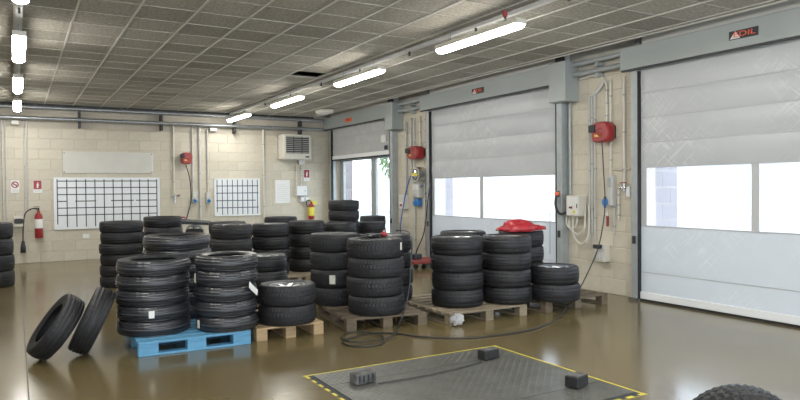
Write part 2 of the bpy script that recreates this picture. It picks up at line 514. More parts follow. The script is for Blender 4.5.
def roll_door(name, dj, zbot, label, window=None, panels=4, motor_y=None):
    y0, y1, zt = dj
    d = thing(name, label, 'door', (XW, (y0 + y1) / 2, 0), kind='structure')
    ox, oy = XW, (y0 + y1) / 2
    def part(mb, nm, m, **k):
        return mb.build(nm, m, d, (-ox, -oy, 0), **k)
    # header box with a folded lip below
    hy1 = y1 + (.18 if name != 'door_1' else .22)
    hm = MB().box(7.65, XW, y0 - .12, hy1, 3.33, 3.65, ch=.008)
    part(hm, 'header_box', 'header')
    part(MB().box(7.655, 7.70, y0 - .10, hy1 - .02, 3.305, 3.33), 'header_lip', 'dark_metal')
    part(MB().box(7.70, XW, y0 - .10, hy1 - .35, 3.652, 3.86, ch=.004), 'upper_cover', 'rail')
    # guide rails
    for yy in (y0, y1):
        g = MB().box(7.74, XW, yy - .06, yy + .06, 0.0, 3.33, ch=.006)
        gr = part(g, 'guide_rail', 'galv_matt')
        s = 1 if yy == y0 else -1
        MB().box(7.735, 7.80, yy + s * .062, yy + s * .074, 0.02, 3.30).build('rubber_strip', 'rubber', gr)
        MB().box(7.725, 7.74, yy - .025, yy + .025, 0.82, 0.93).build('sensor', 'ink', gr)
        MB().box(7.70, 7.745, yy - .075, yy + .075, 0.0, 0.04).build('foot_plate', 'chrome', gr)
    # motor box at the near end
    if motor_y:
        part(MB().box(7.585, XW, motor_y, motor_y + .37, 3.02, 3.66, ch=.01), 'motor_box', 'header')
        part(MB().box(7.62, 7.69, motor_y + .1, motor_y + .25, 3.66, 3.74), 'motor_cap', 'dark_metal')
    part(MB().box(7.72, 7.88, hy1 - .30, hy1 - .22, 3.65, 3.82), 'hanger', 'galv')
    xa, xb = 7.81, 7.825
    ya, yb = y0 + .055, y1 - .055
    def sheet(za, zb, nm, m, bulge=.012):
        # a slightly wavy cloth sheet between the guides
        nx, nz = 14, 6; vs = []; fs = []
        rs = random.Random(int(za * 1000) + int(y0 * 10))
        ph = rs.uniform(0, 6)
        for side in (0, 1):
            for iz in range(nz + 1):
                for iy in range(nx + 1):
                    t = iy / nx; q = iz / nz
                    w = bulge * math.sin(PI * q) + .005 * math.sin(5 * t + ph) * math.sin(PI * q) + .003 * math.sin(17 * t + ph * 2)
                    vs.append((xa - w + side * .01, ya + (yb - ya) * t, za + (zb - za) * q))
        n = (nx + 1) * (nz + 1)
        for iz in range(nz):
            for iy in range(nx):
                a = iz * (nx + 1) + iy
                fs.append((a, a + nx + 1, a + nx + 2, a + 1)); fs.append((n + a, n + a + 1, n + a + nx + 2, n + a + nx + 1))
        ring = list(range(nx + 1)) + [iz * (nx + 1) + nx for iz in range(1, nz + 1)] + [nz * (nx + 1) + iy for iy in range(nx - 1, -1, -1)] + [iz * (nx + 1) for iz in range(nz - 1, 0, -1)]
        for i in range(len(ring)):
            a, b = ring[i], ring[(i + 1) % len(ring)]
            fs.append((a, b, n + b, n + a))
        part(MB().add(vs, fs, 0, True), nm, m, sharp=.7)
    def seam(z, hgt=.018, m='seam'):
        part(MB().box(xa - .007, xb, ya, yb, z - hgt / 2, z + hgt / 2, ch=.003), 'seam', m)
    if window:
        za, zb, div = window
        hgt = (3.34 - zb) / panels
        for k in range(panels):
            sheet(zb + k * hgt, zb + (k + 1) * hgt, 'curtain_panel', 'curtain')
            seam(zb + k * hgt)
        # clear vinyl strip cut by upright webs
        edges = [ya] + div + [yb]
        for k in range(len(edges) - 1):
            part(MB().box(xa + .004, xa + .007, edges[k] + (.11 if k == 0 else .045), edges[k + 1] - (.11 if k == len(edges) - 2 else .045), za, zb), 'window_pane', 'vinyl')
        for yy in div:
            part(MB().box(xa - .004, xb, yy - .05, yy + .05, za, zb), 'window_web', 'seam')
        for yy in (ya + .055, yb - .055):
            part(MB().box(xa - .004, xb, yy - .055, yy + .055, za, zb), 'window_web', 'seam')
        seam(za)
        lo = [zbot + .13, zbot + .13 + (za - zbot - .13) * .30, za]
        for k in range(2):
            sheet(lo[k], lo[k + 1], 'curtain_panel', 'curtain_low', .006)
        seam(lo[1], .012)
    else:
        hgt = (3.34 - zbot - .13) / panels
        for k in range(panels):
            sheet(zbot + .13 + k * hgt, zbot + .13 + (k + 1) * hgt, 'curtain_panel', 'curtain')
            seam(zbot + .13 + k * hgt)
    part(MB().box(xa - .035, xb + .02, ya, yb, zbot + .03, zbot + .13, ch=.006), 'bottom_bar', 'alu')
    part(MB().box(xa - .03, xb + .015, ya, yb, zbot + .003, zbot + .03), 'rubber_seal', 'rubber')
    return d


d3 = roll_door('door_3', D3, 0.0, 'wide grey roll-up door with scratched window strip reaching the floor', (1.08, 1.92, [4.80]), 4)
d2 = roll_door('door_2', D2, 0.0, 'grey roll-up door with white window strip behind wheel stacks', (1.06, 1.86, [10.28]), 4, motor_y=7.80)
d1 = roll_door('door_1', D1, 2.44, 'half raised grey roll-up door with glazed doorway below', None, 3, motor_y=13.38)
logo(d3, 4.85 - (D3[0] + D3[1]) / 2, 3.485, .37, .105, 7.65 - XW)
logo(d2, 10.16 - (D2[0] + D2[1]) / 2, 3.49, .37, .105, 7.65 - XW)
pl = MB().box(-.006, .006, -.2, .2, -.05, .05, ch=.002).build('orange_plate', 'orange', d1, (7.644 - XW, 15.82 - (D1[0] + D1[1]) / 2, 3.465))
link('plate_text', text_mesh('plate_text', 'EDIL', .07, .001, 'red_dull'), pl, (-.008, 0, 0), (PI / 2, 0, -PI / 2))
MB().box(-.004, .004, -.12, .12, -.09, .09).build('notice', 'paper', d1, (7.80 - XW - .02, 14.15 - (D1[0] + D1[1]) / 2, 2.86))
MB().box(-.02, .0, -.06, .06, -.05, .05).build('door_stop', 'ink', d1, (7.80 - XW - .02, 14.02 - (D1[0] + D1[1]) / 2, 2.64))

# glazed doorway behind door_1
w1 = thing('window_1', 'tall glazed aluminium doorway under the raised roll-up door', 'window', (XW + .18, (D1[0] + D1[1]) / 2, 0), kind='structure')
ym = (D1[0] + D1[1]) / 2
def wpart(y0, y1, z0, z1, nm, m, dx=.035):
    MB().box(-dx, dx, y0 - ym, y1 - ym, z0, z1, ch=.004 if m != 'glass' else 0).build(nm, m, w1)
wpart(D1[0], D1[0] + .09, 0, 3.3, 'jamb', 'galv_matt'); wpart(D1[1] - .22, D1[1], 0, 3.3, 'jamb', 'galv_matt')
wpart(15.06, 15.32, 0, 2.42, 'mullion', 'galv_matt')
wpart(D1[0] + .09, D1[1] - .22, 2.42, 2.52, 'transom', 'galv_matt')
wpart(D1[0] + .09, D1[1] - .22, 0, .12, 'sill', 'galv_matt')
wpart(D1[0] + .09, 15.06, .12, 2.42, 'pane', 'glass', .004); wpart(15.32, D1[1] - .22, .12, 2.42, 'pane', 'glass', .004)
wpart(D1[0] + .09, D1[1] - .22, 2.52, 3.3, 'upper_panel', 'white', .01)

# ------------------------------------------------------------------ outside
MB().box(XW + .3, 70, -40, 90, -.35, -.12).build('ground', 'asphalt', kind='structure', label='pale asphalt yard outside the doors', category='ground')
bme = {}
for (ya, yb, dl, tx) in ((17.42, 17.9, .35, 'glazed doorway'), (12.30, 13.30, .35, 'farther window strip'), (6.72, 7.70, .70, 'scratched door window strip')):
    bw = thing('brick_pier', 'pinkish brick pier outside seen through the ' + tx, 'pier', (XW + .3, ya, -.12))
    MB().box(0.001, dl - .006, .006, yb - ya, 0, 4.2).build('core', 'mortar', bw)
    for k in range(17):
        e = (((0, .35), (.35, .70)) if k % 2 else ((0, .175), (.175, .525), (.525, .70))) if dl > .5 else (((0, .35),) if k % 2 else ((0, .175), (.175, .35)))
        for (a, b) in e:
            key = round(b - a, 3)
            if key not in bme: bme[key] = MB().box(-key / 2 + .006, key / 2 - .006, -.0, .04, -.119, .119).mesh('brick', 'outside_brick')
            link('brick', bme[key], bw, ((a + b) / 2, 0, .125 + k * .25))
bd = thing('white_building', 'long white rendered building across the yard', 'building', (34, 34, -.12), (0, 0, .5))
MB().box(-3, 3, -16, 16, 0, 3.0).build('wall', 'outside_wall', bd)
MB().box(-3.3, 3.3, -16.3, 16.3, 3.0, 3.25).build('roof', 'outside_wall', bd)
rr = random.Random(3)
tr = thing('tree', 'leafy green tree in the yard beyond the glazed doorway', 'tree', (17.3, 29.5, -.12))
MB().tube([(0, 0, 0), (.1, 0, 1.5), (0, .1, 3.2)], [.16, .12, .07], 8).build('trunk', 'bark', tr)
lf = MB()
for k in range(900):
    a, b = rr.uniform(0, 2 * PI), math.acos(rr.uniform(-1, 1)); q = rr.uniform(.4, 1) ** .5
    c = Vector((1.3 * q * math.sin(b) * math.cos(a), 1.3 * q * math.sin(b) * math.sin(a), 3.4 + 1.3 * q * math.cos(b)))
    m = Matrix.Translation(c) @ Euler((rr.uniform(0, 6), rr.uniform(0, 6), rr.uniform(0, 6))).to_matrix().to_4x4()
    lf.add([(-.12, 0, 0), (0, -.06, .02), (.12, 0, 0), (0, .06, .02)], [(0, 1, 2, 3)], mx=m)
lf.build('foliage', 'leaf', tr, kind='stuff')

# ------------------------------------------------------------------ lamps
def lamp_mesh():
    ln = 1.62
    body = MB().box(-.072, .072, -ln / 2, ln / 2, .042, .10, ch=.003).mesh('housing', 'ivory')
    prof = []
    m = MB(); n = 10
    ring = [(.072 * math.cos(PI - .15 + (PI + .3) * k / n), .045 * math.sin(PI - .15 + (PI + .3) * k / n)) for k in range(n + 1)]
    vs = []; ys = [-ln / 2 + .01, -ln / 2 + .05, ln / 2 - .05, ln / 2 - .01]; sc = [.75, 1, 1, .75]
    for yy, q in zip(ys, sc): vs += [(a * q, yy, b * q + .035) for a, b in ring]
    fs = []
    for i in range(3):
        for k in range(n): fs.append((i * (n + 1) + k, i * (n + 1) + k + 1, (i + 1) * (n + 1) + k + 1, (i + 1) * (n + 1) + k))
    fs.append(tuple(range(n, -1, -1))); fs.append(tuple(3 * (n + 1) + k for k in range(n + 1)))
    m.add(vs, fs, 0, True)
    diff = m.mesh('diffuser', 'lamp_diffuser', .8)
    rod = MB().cyl((0, 0, .10), (0, 0, ZC - 3.40 - .04), .006, 6).mesh('hanging_rod', 'galv')
    clip = MB().box(-.03, .03, -.012, .012, .10, .13).mesh('clip', 'chrome')
    return body, diff, rod, clip
LM = lamp_mesh()
def lamp(x, y, label, group):
    t = thing('ceiling_lamp', label, 'lamp', (x, y, 3.40), group=group)
    link('housing', LM[0], t); link('diffuser', LM[1], t)
    for s in (-.55, .55):
        link('hanging_rod', LM[2], t, (0, s, 0)); link('clip', LM[3], t, (0, s, 0))
for yy, lab in ((6.35, 'first fluorescent lamp in the row leading to the no-smoking sign'), (9.6, 'second fluorescent lamp in the row leading to the no-smoking sign'),
                (12.85, 'third fluorescent lamp in the row leading to the no-smoking sign'), (15.95, 'fluorescent lamp nearest the back wall above the no-smoking sign')):
    lamp(.075, yy, lab, 'lamps over the open floor')
for yy, lab in ((6.42, 'long fluorescent lamp hung below the small red sounder'), (9.6, 'long fluorescent lamp hung beside the dark gap in the ceiling'),
                (12.85, 'bluish white fluorescent lamp hung beside the small ceiling box'), (16.2, 'fluorescent lamp hung next to the wall heater')):
    lamp(4.82, yy, lab, 'lamps beside the roll-up doors')
lamp(4.82, 3.2, 'fluorescent lamp hung before the scratched roll-up door', 'lamps beside the roll-up doors')
for yy in (3.1, -.2, -3.0):  # both rows continued out of view with added lamps to light the room
    lamp(.075, yy, 'added fluorescent lamp out of view, lighting the open floor', 'added lamps over the empty part of the garage')
for yy in (0, -3.0):
    lamp(4.82, yy, 'added fluorescent lamp out of view, lighting the open floor', 'added lamps over the empty part of the garage')
for xx, lab in ((.075, 'slim grey cable trunking above the lamps over the open floor'), (4.98, 'slim grey cable trunking above the lamps beside the doors')):
    t = thing('cable_trunking', lab, 'trunking', (xx, 0, 3.63))
    MB().box(-.035, .035, Y_MIN, YB - .06, 0, .04).build('channel', 'pvc', t)
    for k in range(13):
        MB().cyl((0, Y_MIN + .8 + k * 1.6, .04), (0, Y_MIN + .8 + k * 1.6, .049), .012, 6).build('fixing', 'dark_metal', t)
        MB().box(-.012, .012, -.012, .012, -.06, 0).build('hook', 'dark_metal', t, (0, Y_MIN + 1.05 + k * 1.6, 0))
t = thing('ceiling_box', 'small white box fixed under the ceiling by the far door', 'box', (6.87, 15.6, ZC - .10))
MB().box(-.16, .16, -.22, .22, 0, .09, ch=.015).build('housing', 'ivory', t)
MB().box(-.13, .13, -.18, .18, -.012, 0, ch=.004).build('cover', 'white', t)
p = onz(505, 14, 3.6)
t = thing('smoke_alarm', 'small red alarm sounder on the trunking above the lamp', 'alarm', (p.x, p.y, 3.56))
MB().lathe([(0, .0), (.02, .005), (.03, .03), (.03, .065), (.035, .07), (0, .07)], 16).build('body', 'red', t)
MB().cyl((0, 0, -.015), (0, 0, .002), .012, 8).build('button', 'ink', t)

# ------------------------------------------------------------------ pipes on the walls
def pipe(name, pts, r, m, label, group=None, cat='pipe', clips=0, n=8, off=(0, 0, 0)):
    t = thing(name, label, cat, pts[0], group=group)
    q = [Vector(p) - Vector(pts[0]) for p in pts]
    MB().tube(q, r, n).build('run', m, t)
    if clips:
        a, b = q[0], q[-1]
        for k in range(clips):
            c = a + (b - a) * ((k + .5) / clips)
            o = Vector(off)
            MB().cyl(c - (b - a).normalized() * .012, c + (b - a).normalized() * .012, r * 1.12, n).build('clip', 'galv_matt', t)
            MB().box(-.010, .010, -.010, .010, -.010, .010).build('saddle', 'galv_matt', t, c + o)
    return t


def brk_pipe(z, label, y=YB - .16):
    t = thing('service_pipe', label, 'pipe', (X_MIN, y, z))
    MB().tube([(.03, 0, 0), (XW - X_MIN - .3, 0, 0)], .045, 12).build('run', 'galv', t)
    for k in range(7):
        xx = .8 + k * 1.85
        MB().box(xx - .025, xx + .025, -.06, .15, -.19, -.045).build('bracket', 'dark_metal', t)
        MB().cyl((xx + .9, 0, 0), (xx + .98, 0, 0), .055, 12).build('coupling', 'galv', t)
    return t
brk_pipe(3.58, 'upper galvanised service pipe running along the back wall')
brk_pipe(3.33, 'lower galvanised service pipe running along the back wall', YB - .16)
# short runs between the doors
for (ya, yb, tx) in ((6.80, 7.80, 'between the scratched door and the motor box'), (12.32, 13.38, 'between the two farther doors')):
    for z, nm in ((3.60, 'upper'), (3.44, 'lower')):
        t = thing('service_pipe', f'{nm} short grey pipe {tx}', 'pipe', (7.78, ya, z))
        MB().tube([(0, 0, 0), (0, yb - ya, 0)], .04, 12).build('run', 'galv_matt', t)
        MB().box(-.03, .12, (yb - ya) * .5 - .03, (yb - ya) * .5 + .03, -.10, -.04).build('bracket', 'galv_matt', t)


def wall_conduit_b(u, ytop, ybot, r, label, group, m='pvc', box=None):
    a, b = ony(u, ytop, YB - .035), ony(u, ybot, YB - .035)
    x = (a.x + b.x) / 2
    return pipe('conduit', [(x, YB - .035, a.z), (x, YB - .035, b.z)], r, m, label, group, 'conduit', 3, 8, (0, .025, 0))


GB = 'conduits on the back wall'
wall_conduit_b(2.5, 116, 222, .014, 'left conduit of the pair beside the no-smoking sign', GB)
wall_conduit_b(6, 116, 240, .014, 'right conduit of the pair beside the no-smoking sign', GB)
wall_conduit_b(24.5, 119, 214, .013, 'left conduit of the pair between the two safety signs', GB)
wall_conduit_b(27.3, 119, 208, .013, 'right conduit of the pair between the two safety signs', GB)
wall_conduit_b(173.5, 122, 194, .024, 'white conduit ending in a tap beside the red wall reel', GB, 'ivory')
wall_conduit_b(192.5, 122, 193, .022, 'conduit feeding the blue socket beside the red wall reel', GB)
wall_conduit_b(199.8, 124, 223, .028, 'thick conduit running down between the two blue sockets', GB)
wall_conduit_b(207.5, 130, 194, .022, 'conduit feeding the blue socket beside the small grid board', GB)
wall_conduit_b(263.8, 129, 222, .026, 'white conduit between small grid board and pinned paper', GB, 'ivory')

t = pipe('conduit', [ony(207.5, 130, YB - .04), ony(208.2, 128.2, YB - .04), ony(209.5, 128.4, YB - .05)], .018, 'pvc', 'short bent conduit under the lower service pipe', GB, 'conduit')

def wall_box_b(u0, v0, u1, v1, dep, name, m, label, cat, ch=.01):
    a, b = ony(u0, v0, YB), ony(u1, v1, YB)
    w, h = b.x - a.x, a.z - b.z
    t = thing(name, label, cat, ((a.x + b.x) / 2, YB, b.z))
    MB().box(-w / 2, w / 2, -dep, -.001, 0, h, ch=ch).build('body', m, t)
    return t, w, h


t, w, h = wall_box_b(209, 128, 216, 132, .12, 'junction_box', 'ivory', 'white junction box under the lower service pipe', 'box')
MB().box(-w / 2 + .02, w / 2 - .02, -.125, -.12, .02, h - .02).build('lid', 'white', t)
t, w, h = wall_box_b(11, 120.5, 19, 125, .12, 'junction_box', 'ivory', 'white junction box above the no-smoking sign', 'box')
MB().box(-w / 2 + .02, w / 2 - .02, -.125, -.12, .02, h - .02).build('lid', 'white', t)
for u, lab in ((194, 'blue wall socket beside the red wall reel'), (207.7, 'blue wall socket beside the small grid board')):
    t, w, h = wall_box_b(u - 2.4, 192.5, u + 2.4, 203.5, .09, 'wall_socket', 'pvc', lab, 'socket')
    MB().cyl((0, -.09, h * .28), (0, -.15, h * .22), w * .36, 12).build('socket_lid', 'blue_plug', t)
    MB().box(-w * .3, w * .3, -.1, -.09, h * .55, h * .88).build('window', 'ivory', t)
# tap at the end of the white conduit
c = ony(175, 196, YB - .06)
t = thing('tap', 'small brass tap on the white conduit by the red reel', 'tap', c)
MB().cyl((-.10, 0, 0), (.12, 0, 0), .02, 8).cyl((.0, 0, -.16), (0, 0, .04), .018, 8).build('body', 'chrome', t)
MB().box(.05, .14, -.015, .015, .02, .035).build('lever', 'red', t)
t, w, h = wall_box_b(13.5, 216, 24, 226.5, .13, 'wall_cabinet', 'ivory', 'small cream outlet cabinet below the no-smoking sign', 'cabinet')
MB().box(-w / 2 + .035, w / 2 - .035, -.136, -.13, .07, h - .06).build('window', 'grille', t)
for sx in (-.3, 0, .3): MB().box(sx * w - .03, sx * w + .03, -.14, -.136, .08, h - .07).build('switch', 'dark_metal', t)
pipe('conduit', [ony(24.5, 214, YB - .035), ony(24.0, 215.5, YB - .035), ony(19, 215.8, YB - .035)], .02, 'pvc', 'short elbow conduit above the cream outlet cabinet', GB, 'conduit')

# boards ----------------------------------------------------------------
t, w, h = wall_box_b(62.5, 151.5, 153, 173.5, .02, 'banner_board', 'banner', 'long blank off-white banner above the large grid board', 'banner', .004)
for sx in (-1, 1):
    for z in (.03, h - .03): MB().cyl((sx * (w / 2 - .03), -.028, z), (sx * (w / 2 - .03), -.02, z), .012, 8).build('screw', 'ink', t)
MB().box(w / 2 - .03, w / 2, -.024, -.02, 0, h).build('edge_strip', 'white', t)
m4 = Matrix.Rotation(-.45, 4, 'Y')
def gridboard(u0, v0, u1, v1, name, label, nv, hz, x0=.03, m='ink'):
    t, w, h = wall_box_b(u0, v0, u1, v1, .03, name, 'board', label, 'board', .006)
    MB().box(-w / 2, w / 2, -.036, -.03, h - .018, h).box(-w / 2, w / 2, -.036, -.03, 0, .018).box(-w / 2, -w / 2 + .018, -.036, -.03, 0, h).box(w / 2 - .018, w / 2, -.036, -.03, 0, h).build('frame', 'alu', t)
    for k in range(nv):
        xx = -w / 2 + w * (x0 + (1 - 2 * x0) * k / (nv - 1))
        MB().box(xx - .011, xx + .011, -.0325, -.03, h * (.04 if k else .10), h * .965).build('grid_line', m, t)
    for z, (a, b) in hz:
        MB().box(-w / 2 + w * a, -w / 2 + w * b, -.0335, -.03, h * z - .011, h * z + .011).build('grid_line', m, t)
    return t
gridboard(53.5, 177.5, 160, 226, 'large_grid_board', 'large white wall board ruled with a black grid', 12,
          [(.93, (.03, .97)), (.80, (.03, .97)), (.67, (.03, .97)), (.54, (.03, .12)), (.54, (.19, .38)), (.54, (.52, .74)), (.54, (.76, .97)), (.41, (.03, .97)), (.27, (.03, .97))])
gridboard(213.8, 178.5, 260, 215, 'small_grid_board', 'smaller white wall board ruled with a dark blue grid', 9,
          [(.80, (.04, .96)), (.61, (.04, .96)), (.41, (.04, .90)), (.22, (.04, .96))], .06, 'ink_blue')
t, w, h = wall_box_b(275, 180, 290, 203, .012, 'pinned_paper', 'paper', 'white paper sheet pinned beside the small grid board', 'paper', .002)
for k in range(9): MB().box(-w * .38, w * (.38 - .1 * (k % 3)), -.0135, -.012, h * (.12 + .085 * k), h * (.12 + .085 * k) + .008).build('text_line', 'banner', t)

# signs -----------------------------------------------------------------
def ring_mesh(r0, r1, n=28, th=.005):
    return MB().lathe([(r0, 0), (r1, 0), (r1, th), (r0, th)], n, smooth=False, close=True, mx=Matrix.Rotation(PI / 2, 4, 'X'))
t, w, h = wall_box_b(10.5, 180, 19.5, 193, .012, 'no_smoking_sign', 'paper', 'white sign with a red prohibition ring', 'sign', .003)
ring_mesh(.050, .075).build('ring', 'red', t, (0, -.012, h * .64))
MB().box(-.058, .058, -.0175, -.012, -.011, .011).build('bar', 'red', t, (0, 0, h * .64), (0, PI / 4, 0))
MB().box(-.035, .035, -.0145, -.012, h * .61, h * .66).build('cigarette', 'ink', t)
for k in range(2): MB().box(-w * .32, w * .32, -.0145, -.012, h * (.12 + .1 * k), h * (.16 + .1 * k)).build('text_line', 'pvc', t)
def fire_sign(u0, v0, u1, v1, label):
    t, w, h = wall_box_b(u0, v0, u1, v1, .012, 'fire_sign', 'paper', label, 'sign', .003)
    MB().box(-w / 2 + .01, w / 2 - .01, -.015, -.012, h * .30, h - .01).build('red_field', 'red', t)
    MB().box(-w * .09, w * .09, -.018, -.015, h * .40, h * .70, ch=.003).box(-w * .05, w * .12, -.018, -.015, h * .74, h * .78).box(-w * .03, w * .03, -.018, -.015, h * .70, h * .82).box(w * .10, w * .14, -.018, -.015, h * .55, h * .77).build('pictogram', 'paper', t)
    MB().box(-w * .3, w * .3, -.0145, -.012, h * .13, h * .17).build('text_line', 'pvc', t)
fire_sign(32.8, 180, 42.2, 193, 'red and white fire sign above the red extinguisher')
fire_sign(303.5, 169.5, 309.5, 181, 'red and white fire sign above the yellow-banded extinguisher')

# fire extinguishers ----------------------------------------------------
def extinguisher(u, vt, vb, label, band, hose):
    a, b = ony(u, vt, YB - .12), ony(u, vb, YB - .12)
    hh = a.z - b.z; r = .085
    t = thing('fire_extinguisher', label, 'extinguisher', (b.x, YB - .12, b.z))
    k = hh / .64
    MB().lathe([(0, 0), (r * .9, 0), (r, .02), (r, .42 * k), (r * .85, .47 * k), (r * .4, .51 * k), (.03, .53 * k), (.03, .56 * k), (0, .56 * k)], 20).build('cylinder', 'red', t, sharp=.9)
    MB().lathe([(r + .002, .20 * k if band == 'paper' else .12 * k), (r + .003, .205 * k if band == 'paper' else .125 * k), (r + .003, .38 * k), (r + .002, .385 * k)], 20).build('label_band', band, t)
    MB().cyl((0, 0, .55 * k), (0, 0, .60 * k), .02, 8).box(-.10, .02, -.012, .012, .60 * k, .615 * k).box(-.09, .02, -.012, .012, .63 * k, .64 * k).build('valve', 'ink' if hose else 'yellow_lid', t)
    MB().box(-.02, .02, .085, .119, .25 * k, .45 * k).build('wall_bracket', 'dark_metal', t)
    if hose:
        p0 = Vector((-.02, -.02, .58 * k))
        MB().tube(smooth_path([p0, (-.12, -.02, .60 * k), (-.27, 0, .50 * k), (-.31, 0, .25 * k), (-.32, 0, .02), (-.32, 0, -.10)], 5), .013, 8).build('hose', 'cable', t)
        MB().lathe([(.012, .28), (.03, .26), (.055, .12), (.058, 0), (0, 0)], 14, mx=Matrix.Translation((-.32, 0, -.32))).build('horn', 'ink', t)
    else:
        MB().tube(smooth_path([(-.02, -.02, .58 * k), (-.13, -.02, .60 * k), (-.15, 0, .50 * k), (-.12, 0, .40 * k)], 5), .011, 8).build('hose', 'cable', t)
        MB().box(.02, .14, -.06, -.05, .46 * k, .58 * k).build('tag', 'yellow_lid', t)
extinguisher(39, 206.5, 238, 'red fire extinguisher with white label and long black horn', 'paper', True)
extinguisher(311.5, 199, 219.5, 'red fire extinguisher with yellow band beside the far door', 'yellow_lid', False)

# heater -----------------------------------------------------------------
a, b = ony(283.5, 134, YB - .5), ony(311.5, 159.5, YB - .5)
w, h = b.x - a.x, a.z - b.z
t = thing('wall_heater', 'cream wall mounted air heater with dark louvred grille', 'heater', ((a.x + b.x) / 2, YB, b.z))
MB().box(-w / 2, w / 2, -.5, -.08, 0, h, ch=.02).build('casing', 'ivory', t)
MB().box(-w / 2 + .07, w / 2 - .07, -.503, -.49, .16, h - .06).build('grille_back', 'grille', t)
for k in range(9):
    z = .18 + (h - .26) * k / 8
    MB().box(-w / 2 + .075, w / 2 - .075, -.520, -.503, z - .004, z + .008).build('louvre', 'pvc', t)
for sx in (-.15, .15): MB().box(sx * w - .006, sx * w + .006, -.53, -.503, .16, h - .06).build('divider', 'dark_metal', t)
MB().box(-w / 2 - .02, -w / 2, -.45, -.0, .03, .06).box(-w / 2 - .02, -w / 2, -.45, 0, h - .06, h - .03).box(-w / 2 - .02, -w / 2, -.03, 0, .03, h - .03).build('bracket', 'ivory', t)
MB().box(-w / 2 + .02, w / 2 - .02, -.08, -.001, .1, h - .1).build('back_box', 'ivory', t)
MB().box(w * .28, w * .42, -.505, -.5, .05, .09).build('badge', 'dark_metal', t)
t, w, h = wall_box_b(297.5, 160, 303.5, 165, .1, 'junction_box', 'ivory', 'white junction box right under the wall heater', 'box')
MB().box(-w / 2 + .015, w / 2 - .015, -.104, -.1, .015, h - .015).build('lid', 'white', t)
wall_conduit_b(296.3, 165, 198, .018, 'left thin conduit dropping from the wall heater', GB, 'ivory')
wall_conduit_b(301.3, 165, 186, .018, 'right thin conduit dropping from the wall heater', GB, 'ivory')
t, w, h = wall_box_b(295.5, 186, 305.5, 195.5, .12, 'thermostat_box', 'board', 'pale blue grey control box under the wall heater', 'box')
MB().box(-w * .3, w * .1, -.124, -.12, h * .4, h * .8).build('dial_window', 'paper', t)
MB().cyl((w * .3, -.13, h * .5), (w * .3, -.12, h * .5), .02, 10).build('knob', 'pvc', t)
t, w, h = wall_box_b(299, 196.5, 308.5, 202, .1, 'wall_socket', 'pvc', 'grey double socket beside the yellow-banded extinguisher', 'socket')
for sx in (-.25, .25): MB().box(sx * w - .04, sx * w + .04, -.106, -.1, .03, h - .03).build('cover', 'board', t)

# hose and cable reels ----------------------------------------------------
def reel_shape(t, w, h, d, axis):
    """red drum case with rounded outline, black roller guide, bracket; local x along the wall, -y into the room"""
    m = Matrix.Rotation(axis, 4, 'Z')
    prof = []
    n = 20; ring = []
    for k in range(n):
        a = 2 * PI * k / n
        ring.append((w / 2 * math.copysign(abs(math.cos(a)) ** .55, math.cos(a)), h / 2 * math.copysign(abs(math.sin(a)) ** .55, math.sin(a))))
    vs = []; lay = [(-.04, .9), (-.07, 1), (-d + .03, 1), (-d, .88)]
    for yy, q in lay: vs += [(a * q, yy, b * q) for a, b in ring]
    fs = []
    for i in range(3):
        for k in range(n): fs.append((i * n + k, (i + 1) * n + k, (i + 1) * n + (k + 1) % n, i * n + (k + 1) % n))
    fs.append(tuple(range(n))); fs.append(tuple(3 * n + k for k in range(n - 1, -1, -1)))
    MB().add(vs, fs, 0, True, m).build('case', 'red', t, sharp=.6)
    MB().lathe([(0, .012), (w * .16, .012), (w * .20, 0)], 16, mx=m @ Matrix.Translation((w * .05, -d, 0)) @ Matrix.Rotation(PI / 2, 4, 'X')).build('hub', 'red_dull', t)
    MB().box(-w * .58, -w * .22, -d * 1.12, -d * .5, h * .0, h * .36, mx=m, ch=.01).build('roller_guide', 'ink', t)
    MB().box(-w * .2, w * .40, -.05, -.001, -h * .3, h * .3, mx=m).build('wall_bracket', 'dark_metal', t)
    MB().box(-w * .25, w * .02, -d - .004, -d + .004, -h * .22, -h * .12, mx=m).build('sticker', 'yellow_lid', t)
c = ony(185.3, 158.5, YB)
t = thing('cable_reel', 'red cable reel on the back wall above the small sockets', 'reel', c); reel_shape(t, .26, .30, .20, 0)
c = onx(609, 132.5, XW)
t = thing('cable_reel', 'red cable reel on the pier beside the scratched door', 'reel', c); reel_shape(t, .34, .32, .22, -PI / 2)
c = onx(421, 153, XW)
t = thing('cable_reel', 'red cable reel on the pier between the farther doors', 'reel', c); reel_shape(t, .46, .30, .24, -PI / 2)
# open chrome hose reel below it
c = onx(424.5, 174.5, XW)
t = thing('hose_reel', 'chrome hose reel with yellow label below the red cable reel', 'reel', c)
mx = Matrix.Rotation(-PI / 2, 4, 'Y')
MB().lathe([(0, .26), (.06, .26), (.08, .25), (.16, .25), (.165, .245), (.17, .06), (.16, .055), (0, .055)], 28, mx=mx).build('disc', 'chrome', t, sharp=.6)
MB().lathe([(.10, .05), (.13, .06), (.13, .24), (.10, .25)], 28, mx=mx @ Matrix.Scale(1.03, 4)).build('hose_coil', 'cable', t)
MB().box(-.265, -.262, -.12, .12, -.03, .03).build('label_strip', 'yellow_lid', t)
MB().box(-.06, -.001, -.05, .05, -.12, .12).build('wall_bracket', 'galv', t)

GR = 'conduits on the pier beside the scratched door'


def wall_conduit_r(u, vt, vb, r, label, group, m='pvc', name='conduit', x=XW - .035):
    a, b = onx(u, vt, x), onx(u, vb, x); y = (a.y + b.y) / 2
    return pipe(name, [(x, y, a.z), (x, y, b.z)], r, m, label, group, 'conduit', 3, 8, (.025, 0, 0))


